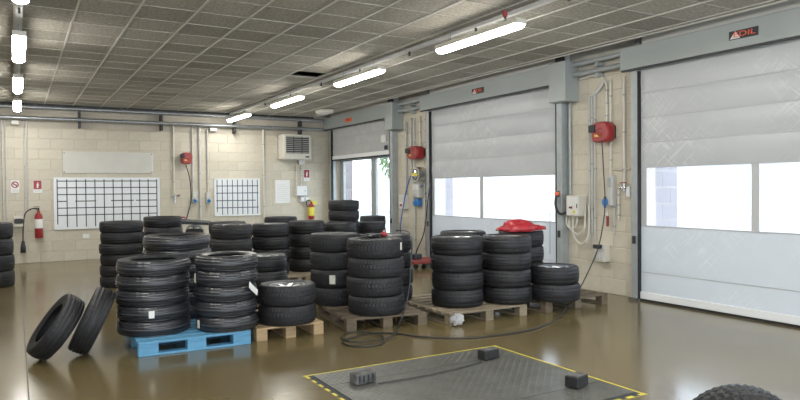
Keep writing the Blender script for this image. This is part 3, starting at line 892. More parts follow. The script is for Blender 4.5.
# pier between door 2 and door 3
wall_conduit_r(570, 102, 196, .024, 'grey conduit dropping from the motor box to the white control box', GR, 'galv_matt')
wall_conduit_r(589.5, 95, 246, .014, 'leftmost thin conduit of the trio on the pier', GR)
wall_conduit_r(592, 95, 232, .014, 'middle thin conduit of the trio on the pier', GR)
wall_conduit_r(594.8, 95, 242, .014, 'rightmost thin conduit of the trio on the pier', GR)
wall_conduit_r(606.5, 84, 122, .017, 'conduit running down to the red cable reel', GR, 'ivory')
wall_conduit_r(610.5, 80, 176, .017, 'conduit running behind the red cable reel to the grey socket box', GR, 'ivory')
wall_conduit_r(624, 76, 188, .022, 'pale conduit beside the guide rail of the scratched door', GR, 'ivory')
wall_conduit_r(614, 178, 236, .014, 'thin pipe hanging down below the grey socket box', GR)
def bent(pts, r, m, label, x=XW - .035):
    q = [onx(u, v, x) for u, v in pts]
    return pipe('conduit', smooth_path(q, 4), r, m, label, GR, 'conduit')
bent([(580, 79), (597, 75), (604, 80), (606.5, 85)], .018, 'ivory', 'bent conduit from the motor box to the red reel conduit')
bent([(604, 80), (600, 88), (593, 95)], .026, 'pvc', 'slanting conduit gathering the trio of thin conduits')
bent([(612, 169), (622, 170), (630, 168)], .010, 'ivory', 'thin level pipe crossing to the scratched door')
# valve and fittings on the pale conduit
c = onx(626, 188, XW - .05)
t = thing('shut_off_valve', 'brass shut-off valve beside the guide rail of the scratched door', 'valve', c)
MB().cyl((0, -.10, 0), (0, .12, 0), .022, 10).cyl((0, .04, -.04), (0, .04, .07), .025, 10).build('body', 'chrome', t)
MB().box(-.02, .02, .0, .10, .07, .085).build('lever', 'red', t)
MB().box(-.03, .03, -.09, -.02, -.13, .02, ch=.008).build('filter_bowl', 'board', t)
wall_conduit_r(618.5, 190, 220, .016, 'short pipe with two taps below the shut-off valve', GR, 'ivory')


def wall_box_r(u0, v0, u1, v1, dep, name, m, label, cat, ch=.01, x=XW):
    a, b = onx(u0, v0, x - dep), onx(u1, v1, x - dep)
    w, h = a.y - b.y, a.z - b.z
    t = thing(name, label, cat, (x, (a.y + b.y) / 2, b.z))
    MB().box(-dep, -.001, -w / 2, w / 2, 0, h, ch=ch).build('body', m, t)
    return t, w, h


t, w, h = wall_box_r(566, 195.5, 578, 216.5, .20, 'control_box', 'ivory', 'cream door control box with red and yellow marks', 'control box')
MB().box(-.206, -.2, -w / 2 + .02, w / 2 - .02, .02, h - .02).build('door', 'white', t)
MB().box(-.212, -.206, w * .10, w * .22, h * .38, h * .46).build('switch', 'ink', t)
MB().box(-.212, -.206, -w * .06, w * .08, h * .36, h * .48).build('button', 'red', t)
MB().box(-.209, -.206, -w * .30, -w * .08, h * .14, h * .28).build('warning_sticker', 'yellow_lid', t)
MB().box(-.212, -.205, -w * .46, -w * .40, h * .4, h * .6).build('latch', 'ink', t)
GL = 'cable loops under the door control box'
for k, (ua, ub, dv, lab) in enumerate(((566.5, 577, 12, 'short'), (569.5, 585, 17, 'middle'), (573, 589, 27, 'long'))):
    va = 217 if k == 0 else 217
    pts = [(ua, 216.5), (ua + .5, 216 + dv * .7), ((ua + ub) / 2, 217 + dv), (ub - .6, 216 + dv * .7), (ub, 217 if k == 0 else 205)]
    q = [onx(u, v, XW - .10 + (.05 if i == 4 and k else 0)) for i, (u, v) in enumerate(pts)]
    pipe('cable_loop', smooth_path(q, 6), .016, 'ivory', f'{lab} beige cable loop hanging from the control box', GL, 'cable')
# dark spiral cable and orange knob at the door edge
q = [onx(556.5, 194, 7.70), onx(555.5, 204, 7.66), onx(558, 212, 7.66), onx(562, 214, 7.70), onx(566, 212, 7.74)]
pipe('spiral_cable', smooth_path(q, 6), .022, 'cable', 'thick black cable bending from the guide rail to control box', None, 'cable')
c = onx(556.8, 193.8, 7.70)
t = thing('pull_switch', 'small orange pull switch on the door guide rail', 'switch', c)
MB().box(-.03, .03, -.035, .035, -.03, .03, ch=.01).build('body', 'orange', t); MB().box(.03, .04, -.02, .02, -.05, .05).build('back_plate', 'ink', t)
q = [onx(550, 190 + 4 * k, 7.76 + (.012 if k % 2 else -.012)) for k in range(17)]
pipe('coiled_lead', q, .007, 'galv_matt', 'thin coiled grey lead hanging at the door edge', None, 'cable')
# socket box with blue plug
t, w, h = wall_box_r(607, 175, 612, 206, .10, 'socket_box', 'pvc', 'tall grey socket box with blue plug on the pier', 'socket')
MB().box(-.106, -.1, -w * .35, w * .35, h * .6, h * .9).build('cover', 'galv_matt', t)
c = onx(605, 202, XW - .12)
t = thing('blue_plug', 'blue industrial plug hanging on the black lead', 'plug', c)
MB().lathe([(0, .05), (.035, .05), (.045, .02), (.045, -.03), (.025, -.05), (.018, -.09), (0, -.09)], 14).build('body', 'blue_plug', t)
MB().cyl((0, 0, .05), (0, 0, .08), .02, 8).build('cap', 'ink', t)
t, w, h = wall_box_r(594.5, 244, 604.5, 262.5, .13, 'outlet_box', 'ivory', 'cream outlet box low on the pier with black plug', 'socket')
for sy in (-.24, .24): MB().box(-.14, -.13, sy * w - w * .17, sy * w + w * .17, h * .1, h * .62, ch=.004).build('cover', 'pvc', t)
MB().box(-.22, -.13, -w * .3, w * .3, h * .78, h * 1.0, ch=.01).build('plug', 'ink', t)
MB().box(-.10, -.02, w * .5, w * .5 + .12, h * .18, h * .24).build('outlet_pipe', 'pvc', t)
c = onx(607.5, 216, XW - .06)
t = thing('hand_tool', 'small brown handled tool hanging on the pier', 'tool', c)
MB().box(-.02, .02, -.015, .015, -.16, 0, ch=.006).build('handle', 'red_dull', t); MB().cyl((0, 0, 0), (0, 0, .07), .008, 8).build('shaft', 'chrome', t)

# pier between door 1 and door 2
GA = 'conduits on the pier between the farther doors'
for u, vt, vb, lab, m in ((406.5, 122, 196, 'first conduit beside the motor box of the far door', 'galv_matt'), (411, 118, 180, 'second conduit on the pier between the farther doors', 'pvc'),
                          (414.5, 118, 264, 'third and longest conduit on the pier between the farther doors', 'pvc'), (420, 116, 148, 'fourth conduit ending above the red cable reel', 'ivory'),
                          (425.5, 114, 148, 'fifth conduit ending above the red cable reel', 'ivory'), (425, 183, 262, 'lowest conduit under the chrome hose reel', 'pvc')):
    wall_conduit_r(u, vt, vb, .02, lab, GA, m)
t, w, h = wall_box_r(398.5, 195, 403.5, 209, .14, 'control_box', 'white', 'white door control box with red mark by the glazed doorway', 'control box')
MB().box(-.148, -.14, -w * .2, w * .2, h * .18, h * .36).build('button', 'red', t); MB().box(-.145, -.14, -w * .4, w * .4, h * .5, h * .9).build('door', 'ivory', t)
t, w, h = wall_box_r(412, 183, 419, 198, .12, 'socket_box', 'pvc', 'pale socket box below the chrome hose reel', 'socket')
for sy in (-.24, .24): MB().box(-.128, -.12, sy * w - w * .16, sy * w + w * .16, h * .55, h * .9).build('cover', 'white', t)
MB().cyl((-.12, 0, h * .2), (-.17, 0, h * .15), .05, 12).build('socket_lid', 'pvc', t)
t, w, h = wall_box_r(413.5, 199, 418, 206, .12, 'wall_socket', 'blue_plug', 'blue wall socket below the pale socket box', 'socket')
MB().cyl((-.12, 0, h * .4), (-.16, 0, h * .3), .06, 12).build('socket_lid', 'blue_plug', t)
q = [onx(417, 168, 7.72), onx(411, 176, 7.70), onx(406, 192, 7.70), onx(403, 208, 7.70), onx(401, 222, 7.70), onx(400, 236, 7.72)]
pipe('air_hose', smooth_path(q, 5), .014, 'blue_hose', 'blue air hose slung from the chrome reel', None, 'hose')
q = [onx(430, 184, 7.72), onx(428, 200, 7.7), onx(424, 232, 7.7), onx(417, 250, 7.68), onx(414, 262, 7.66)]
pipe('hanging_lead', smooth_path(q, 5), .012, 'cable', 'black lead hanging below the chrome hose reel', None, 'cable')
for k, (u, v) in enumerate(((422.5, 186), (427, 193), (428, 200))):
    c = onx(u, v, XW - .05)
    t = thing('tap', ('upper', 'middle', 'lower')[k] + ' small tap beside the pale socket box', 'tap', c)
    MB().cyl((0, -.05, 0), (0, .05, 0), .016, 8).cyl((-.06, 0, -.03), (0, 0, 0), .014, 8).build('body', 'chrome', t); MB().box(-.02, .02, -.01, .05, .02, .03).build('lever', 'blue_plug', t)
# low red trolley on the floor by that pier
a = onz(421, 268)
t = thing('red_trolley', 'low red floor trolley by the pier between the farther doors', 'trolley', (7.30, 11.75, 0), (0, 0, .1))
MB().box(-.35, .35, -.30, .30, .10, .17, ch=.01).build('platform', 'red_dull', t)
for sx in (-.27, .27):
    for sy in (-.22, .22): MB().cyl((sx, sy - .02, .05), (sx, sy + .02, .05), .05, 12).box(sx - .02, sx + .02, sy - .015, sy + .015, .05, .10).build('castor', 'rubber', t)
MB().box(-.2, .0, -.1, .1, .17, .28, ch=.02).build('motor', 'ink', t)

# ------------------------------------------------------------------ tyres
def tyre_profile(R, w, rb, grooves, gd=.008, crown=.012):
    tw = w * .43
    out = []          # (r, z, tread?, stripe?)
    ks = [-1] + grooves + [1]
    pr = [(R - .012, -tw * 1.04, 0)]
    pr.append((R - .004, -tw * .97, 1))
    for g in grooves:
        z = g * tw
        pr += [(R - .0012 * abs(g) * 2, z - .0075, 1), (R - gd, z - .0045, 0), (R - gd, z + .0045, 0), (R - .0012 * abs(g) * 2, z + .0075, 1)]
    pr.append((R - .004, tw * .97, 1))
    pr.append((R - .012, tw * 1.04, 0))
    side = [(R - .022, .472 * w), (R * .91, .495 * w), (R * .82, .5 * w), (rb + (R - rb) * .32, .48 * w), (rb + .012, .42 * w), (rb, .40 * w), (rb, .36 * w)]
    inner = [(rb + .02, .36 * w), (rb + (R - rb) * .55, .43 * w), (R - .035, .36 * w), (R - .022, .15 * w)]
    prof = [(r, -z, 0) for r, z in (inner[::-1] + [])]
    prof = [(r, -z, 0) for r, z in inner[::-1]] + [(r, -z, 0) for r, z in side[::-1]] + pr + [(r, z, 0) for r, z in side] + [(r, z, 0) for r, z in inner]
    return [(r - crown * (z / tw) ** 2 if (abs(z) <= tw * 1.05 and r > R * .93) else r, z, t) for r, z, t in prof]


def tyre_mesh(D, w, rb, style, m='tyre'):
    """style: 'rib' road tread, 'v' winter tread with chevron blocks"""
    R = D / 2
    grooves = [-.62, -.22, .22, .62] if style == 'rib' else [-.5, 0, .5]
    prof = tyre_profile(R, w, rb, grooves, .010 if style == 'v' else .008, .010 if m == 'tyre_new' else .007)
    N = 150 if style == 'v' else 108; M = len(prof); vs = []; fs = []; mi = []
    mid = len(prof) / 2
    for k in range(N):
        a = 2 * PI * k / N; c, s = math.cos(a), math.sin(a)
        for i, (r, z, tr) in enumerate(prof):
            if tr:
                if style == 'v':
                    ph = (k + int(abs(z) / (w * .43) * 4)) % 3
                    if ph == 0: r -= .010
                else:
                    if abs(z) > w * .20 and (k % 3 == 0): r -= .007
                    elif abs(z) <= w * .20 and (k + i) % 4 == 0: r -= .0015
            vs.append((r * c, r * s, z))
    g0 = [i for i, p in enumerate(prof) if abs(p[1]) < .006 and p[0] > R * .9 and not p[2]]
    for k in range(N):
        j = (k + 1) % N
        for i in range(M):
            i2 = (i + 1) % M
            fs.append((k * M + i, j * M + i, j * M + i2, k * M + i2))
    b = MB(); b.add(vs, fs, 0, True)
    # moulded line ring on each shoulder of the side wall
    for s in (-1, 1):
        rr_ = rb + (R - rb) * .55
        b.lathe([(rr_ - .004, s * .497 * w), (rr_, s * .503 * w), (rr_ + .004, s * .499 * w)], 48)
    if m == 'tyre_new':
        # mould line round new tyres, coloured pale like a groove catching light
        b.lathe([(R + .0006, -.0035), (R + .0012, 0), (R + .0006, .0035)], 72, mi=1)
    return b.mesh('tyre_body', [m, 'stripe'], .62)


def rim_meshes(rb, w, ns):
    bar = MB().lathe([(rb - .014, -.40 * w), (rb + .004, -.415 * w), (rb + .002, -.38 * w), (rb - .018, -.33 * w), (rb - .045, -.1 * w), (rb - .045, .2 * w), (rb - .02, .36 * w), (rb + .002, .38 * w), (rb + .004, .43 * w), (rb - .012, .43 * w), (rb - .03, .36 * w), (rb - .06, .2 * w), (rb - .06, -.1 * w), (rb - .03, -.35 * w)], 40, close=True)
    bar = bar.mesh('rim', 'rim', .7)
    sp = MB(); z = .33 * w
    sp.add([(.035, -.03, z - .005), (rb - .03, -.018, z + .012), (rb - .03, .018, z + .012), (.035, .03, z - .005),
            (.035, -.028, z - .045), (rb - .03, -.014, z - .03), (rb - .03, .014, z - .03), (.035, .028, z - .045)],
           [(0, 1, 2, 3), (4, 7, 6, 5), (0, 4, 5, 1), (1, 5, 6, 2), (2, 6, 7, 3), (3, 7, 4, 0)])
    sp = sp.mesh('spoke', 'rim')
    hub = MB().lathe([(0, .345 * w), (.03, .345 * w), (.035, .33 * w), (.06, .325 * w), (.065, .2 * w), (0, .2 * w)], 20).mesh('hub_cap', 'rim', .6)
    return bar, sp, hub, ns


_tc = {}
def get_tyre(D, w, rb, style, m):
    k = (round(D, 3), round(w, 4), round(rb, 3), style, m)
    if k not in _tc: _tc[k] = tyre_mesh(D, w, rb, style, m)
    return _tc[k]
_rc = {}
def get_rim(rb, w, ns):
    k = (round(rb, 3), round(w, 4), ns)
    if k not in _rc: _rc[k] = rim_meshes(rb, w, ns)
    return _rc[k]


def make_tyre(label, group, loc, rot, D, w, rb, style, m='tyre', spokes=0):
    if spokes:
        t = thing('wheel', label, 'wheel', loc, rot, group)
        body = link('tyre_body', get_tyre(D, w, rb, style, m), t)
        bar, sp, hub, ns = get_rim(rb, w, spokes)
        rm = link('rim', bar, t)
        for k in range(ns): link('spoke', sp, rm, (0, 0, 0), (0, 0, 2 * PI * k / ns))
        link('hub_cap', hub, rm)
    else:
        t = thing('tyre', label, 'tyre', loc, rot, group)
        body = link('tyre_body', get_tyre(D, w, rb, style, m), t)
    return t


def sticker(t, R, ang, z0, wdt, hgt, m='paper_label', lift=.004, name='paper_label'):
    """label wrapped on the tread; ang is a world angle, the tyre's own turn is taken off"""
    n = 5; vs = []; fs = []
    a0 = ang - t.rotation_euler.z
    for i in range(n + 1):
        a = a0 + (i / n - .5) * wdt / R
        for rr_ in (R + lift, R + lift - .002):
            for z in (z0 - hgt / 2, z0 + hgt / 2): vs.append((rr_ * math.cos(a), rr_ * math.sin(a), z))
    for i in range(n):
        o = i * 4; q = o + 4
        fs += [(o, q, q + 1, o + 1), (o + 2, o + 3, q + 3, q + 2), (o, o + 2, q + 2, q), (o + 1, q + 1, q + 3, o + 3)]
    fs += [(0, 1, 3, 2), (n * 4, n * 4 + 2, n * 4 + 3, n * 4 + 1)]
    lb = MB().add(vs, fs).build(name, m, t)
    return lb


ORD = ['bottom', 'second', 'third', 'fourth', 'fifth', 'sixth']
STK = {}
def stack(key, x, y, D, w, n, zb, rb, style, where, m='tyre', spokes=0, jit=.012):
    kind = 'wheel' if spokes else 'tyre'
    rs = random.Random(key)
    out = []
    for k in range(n):
        pos = 'bottom' if k == 0 else 'top' if k == n - 1 else ORD[k] + ' lowest'
        loc = (x + rs.uniform(-jit, jit), y + rs.uniform(-jit, jit), zb + w * (k + .5))
        out.append(make_tyre(f'{pos} {kind} of {where}', f'{kind}s of {where}', loc, (0, 0, rs.uniform(0, 6.28)), D, w - .004, rb, style, m, spokes))
    STK[key] = (x, y, D, w, n, zb, out)
    return out


PH = 0.144
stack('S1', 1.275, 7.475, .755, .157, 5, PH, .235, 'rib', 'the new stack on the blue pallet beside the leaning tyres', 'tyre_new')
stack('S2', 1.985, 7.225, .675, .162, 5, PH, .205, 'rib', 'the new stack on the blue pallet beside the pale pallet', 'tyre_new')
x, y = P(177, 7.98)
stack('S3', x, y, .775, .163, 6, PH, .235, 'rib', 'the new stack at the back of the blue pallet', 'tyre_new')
stack('S11', 2.655, 7.15, .655, .220, 2, PH, .20, 'v', 'the pair on the pale pallet next to the blue one', spokes=7)
x, y = P(264, 9.0)
stack('S10', x, y, .62, .207, 3, PH, .20, 'rib', 'the short stack behind the pair on the pale pallet', spokes=7)
x, y = P(334, 8.78)
stack('S12', x, y, .66, .230, 4, PH, .20, 'v', 'the bare stack at the back of the hose-side pallet')
stack('S13', 3.80, 7.14, .695, .226, 4, PH, .205, 'v', 'the front stack above the coiled floor cable', spokes=7)
x, y = P(388, 8.95)
stack('S14', x, y, .65, .222, 4, PH, .20, 'rib', 'the stack behind the one above the floor cable', spokes=7)
stack('S15', 4.93, 7.02, .675, .222, 4, PH, .205, 'rib', 'the front stack above the plastic-wrapped pallet corner', spokes=9)
stack('S16', 5.605, 6.86, .66, .220, 4, PH, .20, 'rib', 'the front stack beside the red bag', spokes=9)
x, y = P(463, 9.35)
stack('S17', x, y, .66, .224, 4, PH, .20, 'rib', 'the rear stack on the plastic-wrapped pallet', spokes=9)
x, y = P(521, 9.52)
stack('S18', x, y, .65, .224, 4, PH, .20, 'rib', 'the stack carrying the red bag', spokes=9)
stack('S19', 6.25, 6.645, .675, .228, 2, PH, .20, 'rib', 'the pair on the dark pallet by the control box', spokes=7)
stack('S0', *P(-10, 11.5), .70, .278, 4, 0, .21, 'rib', 'the wide-tyred stack standing near the outlet cabinet')
stack('S4', 1.60, 12.42, .72, .187, 6, 0, .21, 'rib', 'the tall stack in front of the large grid board')
x, y = P(163, 12.25)
stack('S5', x, y, .69, .195, 6, 0, .21, 'rib', 'the stack between the large grid board and the balancer')
stack('S6', *P(231.5, 11.0), .67, .234, 4, PH, .20, 'rib', 'the stack below the small grid board', spokes=7)
stack('S6b', *P(227, 11.95), .66, .234, 4, PH, .20, 'rib', 'the hidden stack behind the one below the small grid board')
stack('S7', *P(270.5, 11.8), .66, .226, 4, PH, .20, 'rib', 'the stack below the pinned paper', spokes=7)
stack('S8', *P(306, 12.3), .67, .230, 4, PH, .20, 'rib', 'the stack below the yellow-banded extinguisher')
stack('S9', *P(280, 13.3), .66, .221, 5, 0, .20, 'rib', 'the rear stack peeping over the one below the paper')
stack('S21', *P(339, 12.9), .66, .212, 4, PH, .20, 'rib', 'the stack in front of the tallest one', spokes=7)
stack('S20', *P(343.5, 13.9), .655, .2115, 6, PH, .20, 'rib', 'the tallest stack in front of the glazed doorway')
stack('S22', *P(370.5, 14.35), .63, .233, 4, 0, .20, 'rib', 'the low stack in front of the glazed doorway', spokes=7)
stack('S23', *P(372.5, 15.15), .60, .257, 4, 0, .19, 'rib', 'the rearmost stack right by the glazed doorway')


def face(key, du=0.0):
    """world angle from the stack centre towards the camera"""
    x, y = STK[key][0], STK[key][1]
    return math.atan2(-y, -x) + du
sticker(STK['S1'][6][1], .755 / 2, face('S1', -.06), .0, .055, .075, 'paper')
sticker(STK['S2'][6][0], .675 / 2, face('S2', -1.10), .0, .055, .085)
sticker(STK['S2'][6][3], .675 / 2, face('S2', -1.25), .0, .05, .10)
sticker(STK['S12'][6][1], .33, face('S12', -.12), .0, .075, .115)
sticker(STK['S13'][6][3], .695 / 2, face('S13', 1.12), .02, .04, .09)
# the long white tag that sticks out of the second new stack
tg = STK['S2'][6][2]
ang = face('S2', .95)
mx = Matrix.Rotation(ang - tg.rotation_euler.z, 4, 'Z') @ Matrix.Translation((.675 / 2 + .02, 0, .03)) @ Matrix.Rotation(.95, 4, 'X') @ Matrix.Rotation(.25, 4, 'Z')
MB().box(-.002, .002, -.035, .035, -.09, .10, mx=mx).build('paper_tag', 'paper', tg)


# leaning tyres
def oriented(n):
    z = n.normalized(); x = Vector((0, 0, 1)).cross(z).normalized(); y = z.cross(x)
    return Matrix((x, y, z)).transposed().to_euler()
zh = Vector((0, 0, 1)); fw = Vector((_w.x, _w.y, 0)).normalized()
def lean(u, v, nr, nz, nf, D, w, rb, label, shift=0):
    n = (_r0 * nr + zh * nz + fw * nf).normalized()
    cz = D / 2 * math.sqrt(1 - n.z ** 2) + w / 2 * n.z * .80 - .008
    c = onz(u, v, cz)
    return make_tyre(label, 'tyres leaning on the blue pallet stack', c, oriented(n), D, w, rb, 'rib', 'tyre_new' if shift else 'tyre')
lean(56.0, 326.5, -.67, .58, -.45, .68, .19, .21, 'loose tyre leaning outermost against another loose tyre', 0)
lean(92.3, 320.5, -.83, .43, -.34, .69, .20, .21, 'loose tyre leaning directly against the blue pallet stack', 0)
# standing tyres at the front
x, y = P(741, 3.30)
dv = Vector((x, y, 0)).normalized(); sd = Vector((dv.y, -dv.x, 0))
make_tyre('tyre standing upright on open floor near the scratched door', 'upright tyres on the open floor', (x, y, .324), oriented(-dv + sd * .45 - zh * .16), .645, .21, .20, 'v')
x, y = P(822, 3.07)
make_tyre('tyre standing upright behind the other upright one', 'upright tyres on the open floor', (x, y, .321), oriented(-dv + sd * .45 - zh * .05), .645, .17, .20, 'rib')

# ------------------------------------------------------------------ pallets
_pm = {}
def pallet(name, x, y, ang, L, W, label, m, group='pallets under the tyre stacks', nb=5, skid=False):
    """(x, y) near left corner; L along the front, W deep; deck boards along the front"""
    t = thing(name, label, 'pallet', (x, y, 0), (0, 0, ang), group)
    def bx(nm, x0, x1, y0, y1, z0, z1):
        key = (nm, round(x1 - x0, 3), round(y1 - y0, 3), round(z1 - z0, 3), m)
        if key not in _pm: _pm[key] = MB().box(0, x1 - x0, 0, y1 - y0, 0, z1 - z0, ch=.004).mesh(nm, m)
        link(nm, _pm[key], t, (x0, y0, z0))
    bw = [.145, .10, .145, .10, .145] if nb == 5 else [.12] * nb
    gap = (W - sum(bw)) / (len(bw) - 1); yy = 0
    for b in bw:
        bx('deck_board', 0, L, yy, yy + b, .122, PH); yy += b + gap
    q = .19 if skid else .12
    for xx in (0, L / 2 - q / 2, L - q):
        bx('cross_board', xx, xx + q, 0, W, .10, .122)
        if not skid: bx('bottom_board', xx, xx + q, 0, W, 0, .022)
        for y2 in (0, W / 2 - .06, W - .12): bx('block', xx, xx + q, y2, y2 + .12, .022, .10)
    if skid:
        for y2 in (0, W / 2 - .06, W - .12): bx('bottom_board', 0, L, y2, y2 + .12, 0, .022)
    return t


pallet('pallet', 1.03, 6.93, -.02, 1.13, 1.15, 'bright blue pallet under the new tyres', 'pallet_blue', nb=7, skid=True)
pallet('pallet', 2.235, 6.945, -.01, .78, 1.15, 'pale wooden pallet under the low pair of wheels', 'wood', nb=7)
x, y = P(264, 9.0)
pallet('pallet', x - .42, y - .40, -.05, .84, 1.1, 'wooden pallet under the short stack behind the pale pallet', 'wood_dark_shaded', nb=6)
pallet('pallet', 3.28, 6.88, -.13, 1.02, 1.22, 'worn wooden pallet beside the coiled floor cable', 'wood_dark_shaded', nb=7)
pallet('pallet', 4.47, 6.52, .0, 1.20, 1.42, 'wooden pallet with a plastic-wrapped corner', 'wood_grey', nb=8)
pallet('pallet', 5.98, 6.50, .06, 1.22, 1.10, 'dark wooden pallet jutting out below the control box', 'wood_dark_shaded', nb=6)
pallet('pallet', 2.72, 10.55, .05, 1.0, 1.65, 'wooden pallet under the stacks below the small grid board', 'wood_dark_shaded', nb=8)
pallet('pallet', 3.78, 10.70, .10, 1.25, 1.15, 'wooden pallet under the stacks below the pinned paper', 'wood_grey', nb=7)
pallet('pallet', 5.20, 11.35, .10, 1.10, 1.60, 'wooden pallet under the tallest stack', 'wood_dark_shaded', nb=8)
# crumpled plastic film round a pallet corner
def blob(name, m, loc, sx, sy, sz, amp, seed, label, cat, n=18, k=12, parent=None, low=-.2):
    rs = random.Random(seed); vs = []; fs = []
    ph = [(rs.uniform(1, 5), rs.uniform(1, 6), rs.uniform(0, 6)) for _ in range(6)]
    for i in range(k + 1):
        b = PI * i / k
        for j in range(n):
            a = 2 * PI * j / n
            q = 1 + sum(amp / (c + 1) * math.sin(round(c) * a + d_ * b + e) for c, d_, e in ph) + rs.uniform(-amp, amp) * .25
            z = math.cos(b) * q
            vs.append((sx * math.sin(b) * math.cos(a) * q, sy * math.sin(b) * math.sin(a) * q, sz * max(z, low)))
    for i in range(k):
        for j in range(n):
            fs.append((i * n + j, (i + 1) * n + j, (i + 1) * n + (j + 1) % n, i * n + (j + 1) % n))
    return MB().add(vs, fs, 0, True).build(name, m, parent, loc, label=label, category=cat, sharp=.8)
blob('plastic_film', 'film', (4.53, 6.48, .065), .065, .05, .06, .8, 9, 'crumpled clear plastic film wrapped on a pallet corner', 'film', low=-.8)

# red bag on the wheel stack
x, y = P(519, 9.2)
zt = PH + .224 * 4
bag = thing('red_bag', 'crumpled red plastic bag lying on a wheel stack', 'bag', (x, y, zt))
blob('bag_body', 'red_bag', (0, 0, .03), .24, .19, .12, .20, 12, None, None, 28, 14, bag, -.25)
blob('bag_body', 'red_bag', (-.16, .05, .025), .15, .13, .06, .22, 31, None, None, 24, 12, bag, -.25)
blob('bag_neck', 'red_bag', (.22, -.12, .03), .15, .07, .045, .25, 22, None, None, 18, 10, bag, -.3)
# dark glove and red cap on the front stack
zt = PH + .226 * 4
x, y = P(393, 8.5)
t = thing('work_glove', 'dark work glove lying on the wheels above the floor cable', 'glove', (3.86, 7.34, zt))
blob('palm', 'cable', (0, 0, .02), .12, .07, .025, .25, 3, None, None, 16, 8, t, -.6)
for k in range(4): MB().tube([(-.08 + .0 * k, -.045 + .03 * k, .02), (-.17 + .01 * abs(k - 1.5), -.055 + .037 * k, .022)], [.016, .011], 8).build('finger', 'cable', t)
MB().tube([(.03, -.06, .02), (-.04, -.10, .02)], [.016, .012], 8).build('thumb', 'cable', t)
t = thing('red_valve_cap', 'small red fitting lying on the wheels above the floor cable', 'fitting', (4.02, 7.32, zt))
MB().lathe([(0, 0), (.04, 0), (.045, .02), (.03, .05), (.012, .06), (0, .06)], 14).build('body', 'red', t); MB().cyl((0, 0, .06), (0, 0, .075), .01, 8).build('tip', 'chrome', t)

# ------------------------------------------------------------------ balancer behind the stacks
x, y = P(194.5, 13.5)
t = thing('wheel_balancer', 'dark wheel balancing machine with flat black tray', 'machine', (x, y, 0), (0, 0, -.3))
MB().box(-.17, .17, -.16, .18, 0, .86, ch=.03).build('cabinet', 'dark_metal', t)
MB().add([(-.28, -.2, .97), (.28, -.2, .94), (.30, .2, .96), (-.26, .2, 1.0), (-.28, -.2, 1.03), (.28, -.2, .99), (.30, .2, 1.01), (-.26, .2, 1.06)],
         [(0, 3, 2, 1), (4, 5, 6, 7), (0, 1, 5, 4), (1, 2, 6, 5), (2, 3, 7, 6), (3, 0, 4, 7)]).build('tray', 'ink', t)
MB().tube(smooth_path([(-.16, -.1, .80), (-.12, -.12, .90), (0, -.13, .93), (.12, -.12, .90), (.16, -.1, .80)], 5), .022, 8).build('guard_bar', 'galv_matt', t)
MB().cyl((0, 0, .80), (0, 0, .93), .05, 12).build('column', 'galv', t)
MB().box(-.09, .09, -.185, -.18, .60, .74).build('panel', 'pvc', t)
t, w, h = wall_box_b(181, 216.5, 184.5, 221.5, .1, 'tool_box', 'red', 'small red box on the back wall above the balancer', 'box')
MB().box(-w * .3, w * .3, -.106, -.1, h * .3, h * .7).build('label_plate', 'paper', t)
c = ony(189, 205, YB - .1)
q = [ony(186, 165, YB - .2), ony(190, 180, YB - .12), ony(191, 200, YB - .08), ony(188.5, 212, YB - .08), ony(186.5, 219, YB - .08)]
pipe('hanging_lead', smooth_path(q, 5), .012, 'cable', 'black lead hanging from the reel on the back wall', None, 'cable')
c = ony(86, 236, YB - .002)
MB().box(-.07, .07, -.006, 0, -.05, .05).build('paper_scrap', 'paper', None, (c.x, YB, c.z), (0, .15, 0), label='small white paper scrap stuck below the large grid board', category='paper')

# ------------------------------------------------------------------ lift plate in the floor
px0, px1, py0, py1 = 2.24, 4.24, 3.60, 5.40
lift = thing('lift_platform', 'flush chequered steel lift platform with yellow edge tape', 'lift platform', ((px0 + px1) / 2, (py0 + py1) / 2, 0))
lx, ly = (px0 + px1) / 2, (py0 + py1) / 2
def lp(mb, nm, m, **k): return mb.build(nm, m, lift, (-lx, -ly, 0), **k)
lp(MB().box(px0 - .03, px1 + .03, py0 - .03, py1 + .03, 0.0004, .004), 'pit_frame', 'ink')
for (a, b) in ((py0, 3.945), (3.955, 5.035), (5.045, py1)):
    pt = lp(MB().box(px0, px1, a, b, .004, .012), 'plate', 'steel_plate')
    lug = MB(); st = .042
    nx, ny = int((px1 - px0 - .02) / st), int((b - a - .01) / st)
    for i in range(nx):
        for j in range(ny):
            cx, cy = px0 + .03 + i * st, a + .02 + j * st
            s = PI / 4 if (i + j) % 2 else -PI / 4
            c_, s_ = math.cos(s), math.sin(s)
            q = [(.017, 0), (0, .006), (-.017, 0), (0, -.006)]
            vs = [(cx + u * c_ - v * s_, cy + u * s_ + v * c_, .012) for u, v in q] + [(cx, cy, .0155)]
            lug.add(vs, [(0, 1, 4), (1, 2, 4), (2, 3, 4), (3, 0, 4)])
    lug.build('raised_lugs', 'steel_plate', pt, (0, 0, 0), kind='stuff')
tp = .026
for nm, (x0, x1, y0, y1) in (('far', (px0 - .07, px1 + .07, py1 + .03, py1 + .03 + tp)), ('l', (px0 - .062, px0 - .062 + tp, py0 - .03, py1 + .03)), ('r', (px1 + .035, px1 + .061, py0 - .03, py1 + .03)), ('n', (px0 - .07, px1 + .07, py0 - .065, py0 - .03))):
    tape = lp(MB().box(x0, x1, y0, y1, .0004, .0025), 'edge_tape', 'yellow')
    if nm in ('l', 'n'):
        ln = (y1 - y0) if nm == 'l' else (x1 - x0); k = 0
        while k * .14 < ln - .08:
            o = .04 + k * .14
            if nm == 'l': MB().box(x0, x1, y0 + o, y0 + o + .06, .0025, .0032).build('black_dash', 'ink', tape)
            else: MB().box(x0 + o, x0 + o + .06, y0, y1, .0025, .0032).build('black_dash', 'ink', tape)
            k += 1
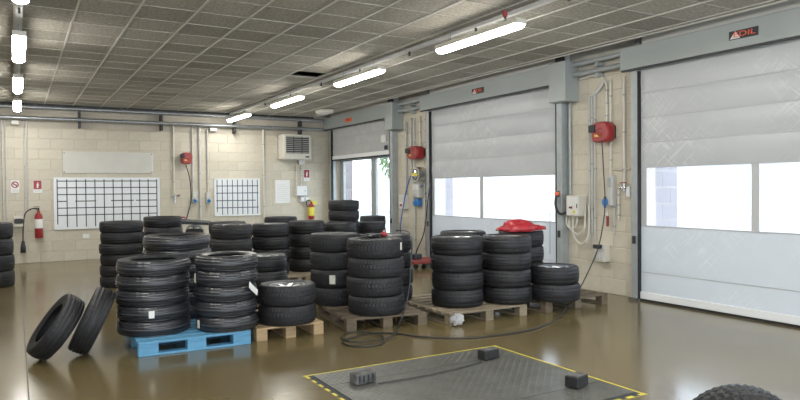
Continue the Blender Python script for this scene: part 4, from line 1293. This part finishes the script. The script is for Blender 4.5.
def pad(u, v, w, d, h, ang, lab, m):
    p = onz(u, v, .012)
    t = thing('rubber_pad', lab, 'rubber block', (p.x, p.y + d / 2, .0155), (0, 0, ang), 'rubber blocks on the lift platform')
    MB().box(-w / 2, w / 2, -d / 2, d / 2, 0, h, ch=.006).build('block', m, t)
    for k in range(4 if m == 'worn_rubber' else 0): MB().box(-w / 2 + w * (.12 + .22 * k), -w / 2 + w * (.12 + .22 * k) + .012, -d / 2 - .006, -d / 2 + .002, .012, h - .012).build('rib', 'rubber', t)
    MB().box(-w / 2 + .012, w / 2 - .012, -d / 2 + .012, d / 2 - .012, h, h + .004).build('worn_top', 'worn_rubber', t)
pad(366, 384, .20, .11, .085, .12, 'grey worn rubber block beside the taped corner of the platform', 'worn_rubber')
pad(492, 359.5, .19, .11, .085, .12, 'dark rubber block at the far edge of the platform', 'rubber')
pad(582, 388, .17, .12, .09, .25, 'dark rubber block at the door side of the platform', 'rubber')
# seam chain along the platform
q = [onz(378, 383.4, .0225), onz(395, 380.6, .0225), onz(430, 374.6, .0225), onz(465, 366.6, .0225), onz(482, 361.4, .0225)]
pipe('steel_cable', smooth_path(q, 4), .006, 'dark_metal', 'thin steel cable stretched between two rubber blocks', None, 'cable', n=6)

# ------------------------------------------------------------------ floor cable
q = [onx(602, 140, 7.66), onx(603.5, 170, 7.68), onx(605, 200, 7.70), onx(603, 225, 7.62), onx(597.5, 250, 7.50), O + ray(589, 270) * 9.6, O + ray(581, 286) * 9.2, O + ray(574, 297) * 8.95, O + ray(567, 307) * 8.6]
fl_pts = [(557, 319), (545, 325), (530, 330), (500, 335), (465, 338), (425, 337), (395, 333.5), (372, 333), (352, 338), (343, 341), (347, 345), (362, 346.5), (378, 345), (384, 341), (380, 335), (365, 332), (349, 333), (341, 338)]
q += [onz(u, v, .011 + (.012 if i > 12 else 0)) for i, (u, v) in enumerate(fl_pts)]
pipe('floor_cable', smooth_path(q, 6), .0085, 'cable', 'long black cable from the red reel coiled on the floor', None, 'cable')
q = [onz(341, 338, .03), onz(352, 342, .034), onz(370, 341, .034), onz(392, 336, .03)]
def at(u, v, d): return O + ray(u, v) * d
q += [at(400, 322, 7.72), at(406, 305, 7.78), at(409.5, 285, 7.85), at(411, 262, 7.9), at(412, 245, 8.0), at(410, 233.5, 8.3), at(404, 230.5, 8.75), at(396, 230.5, 8.9)]
pipe('air_hose', smooth_path(q, 6), .009, 'cable', 'dark air hose rising from the coil beside the wheel stack', None, 'hose')
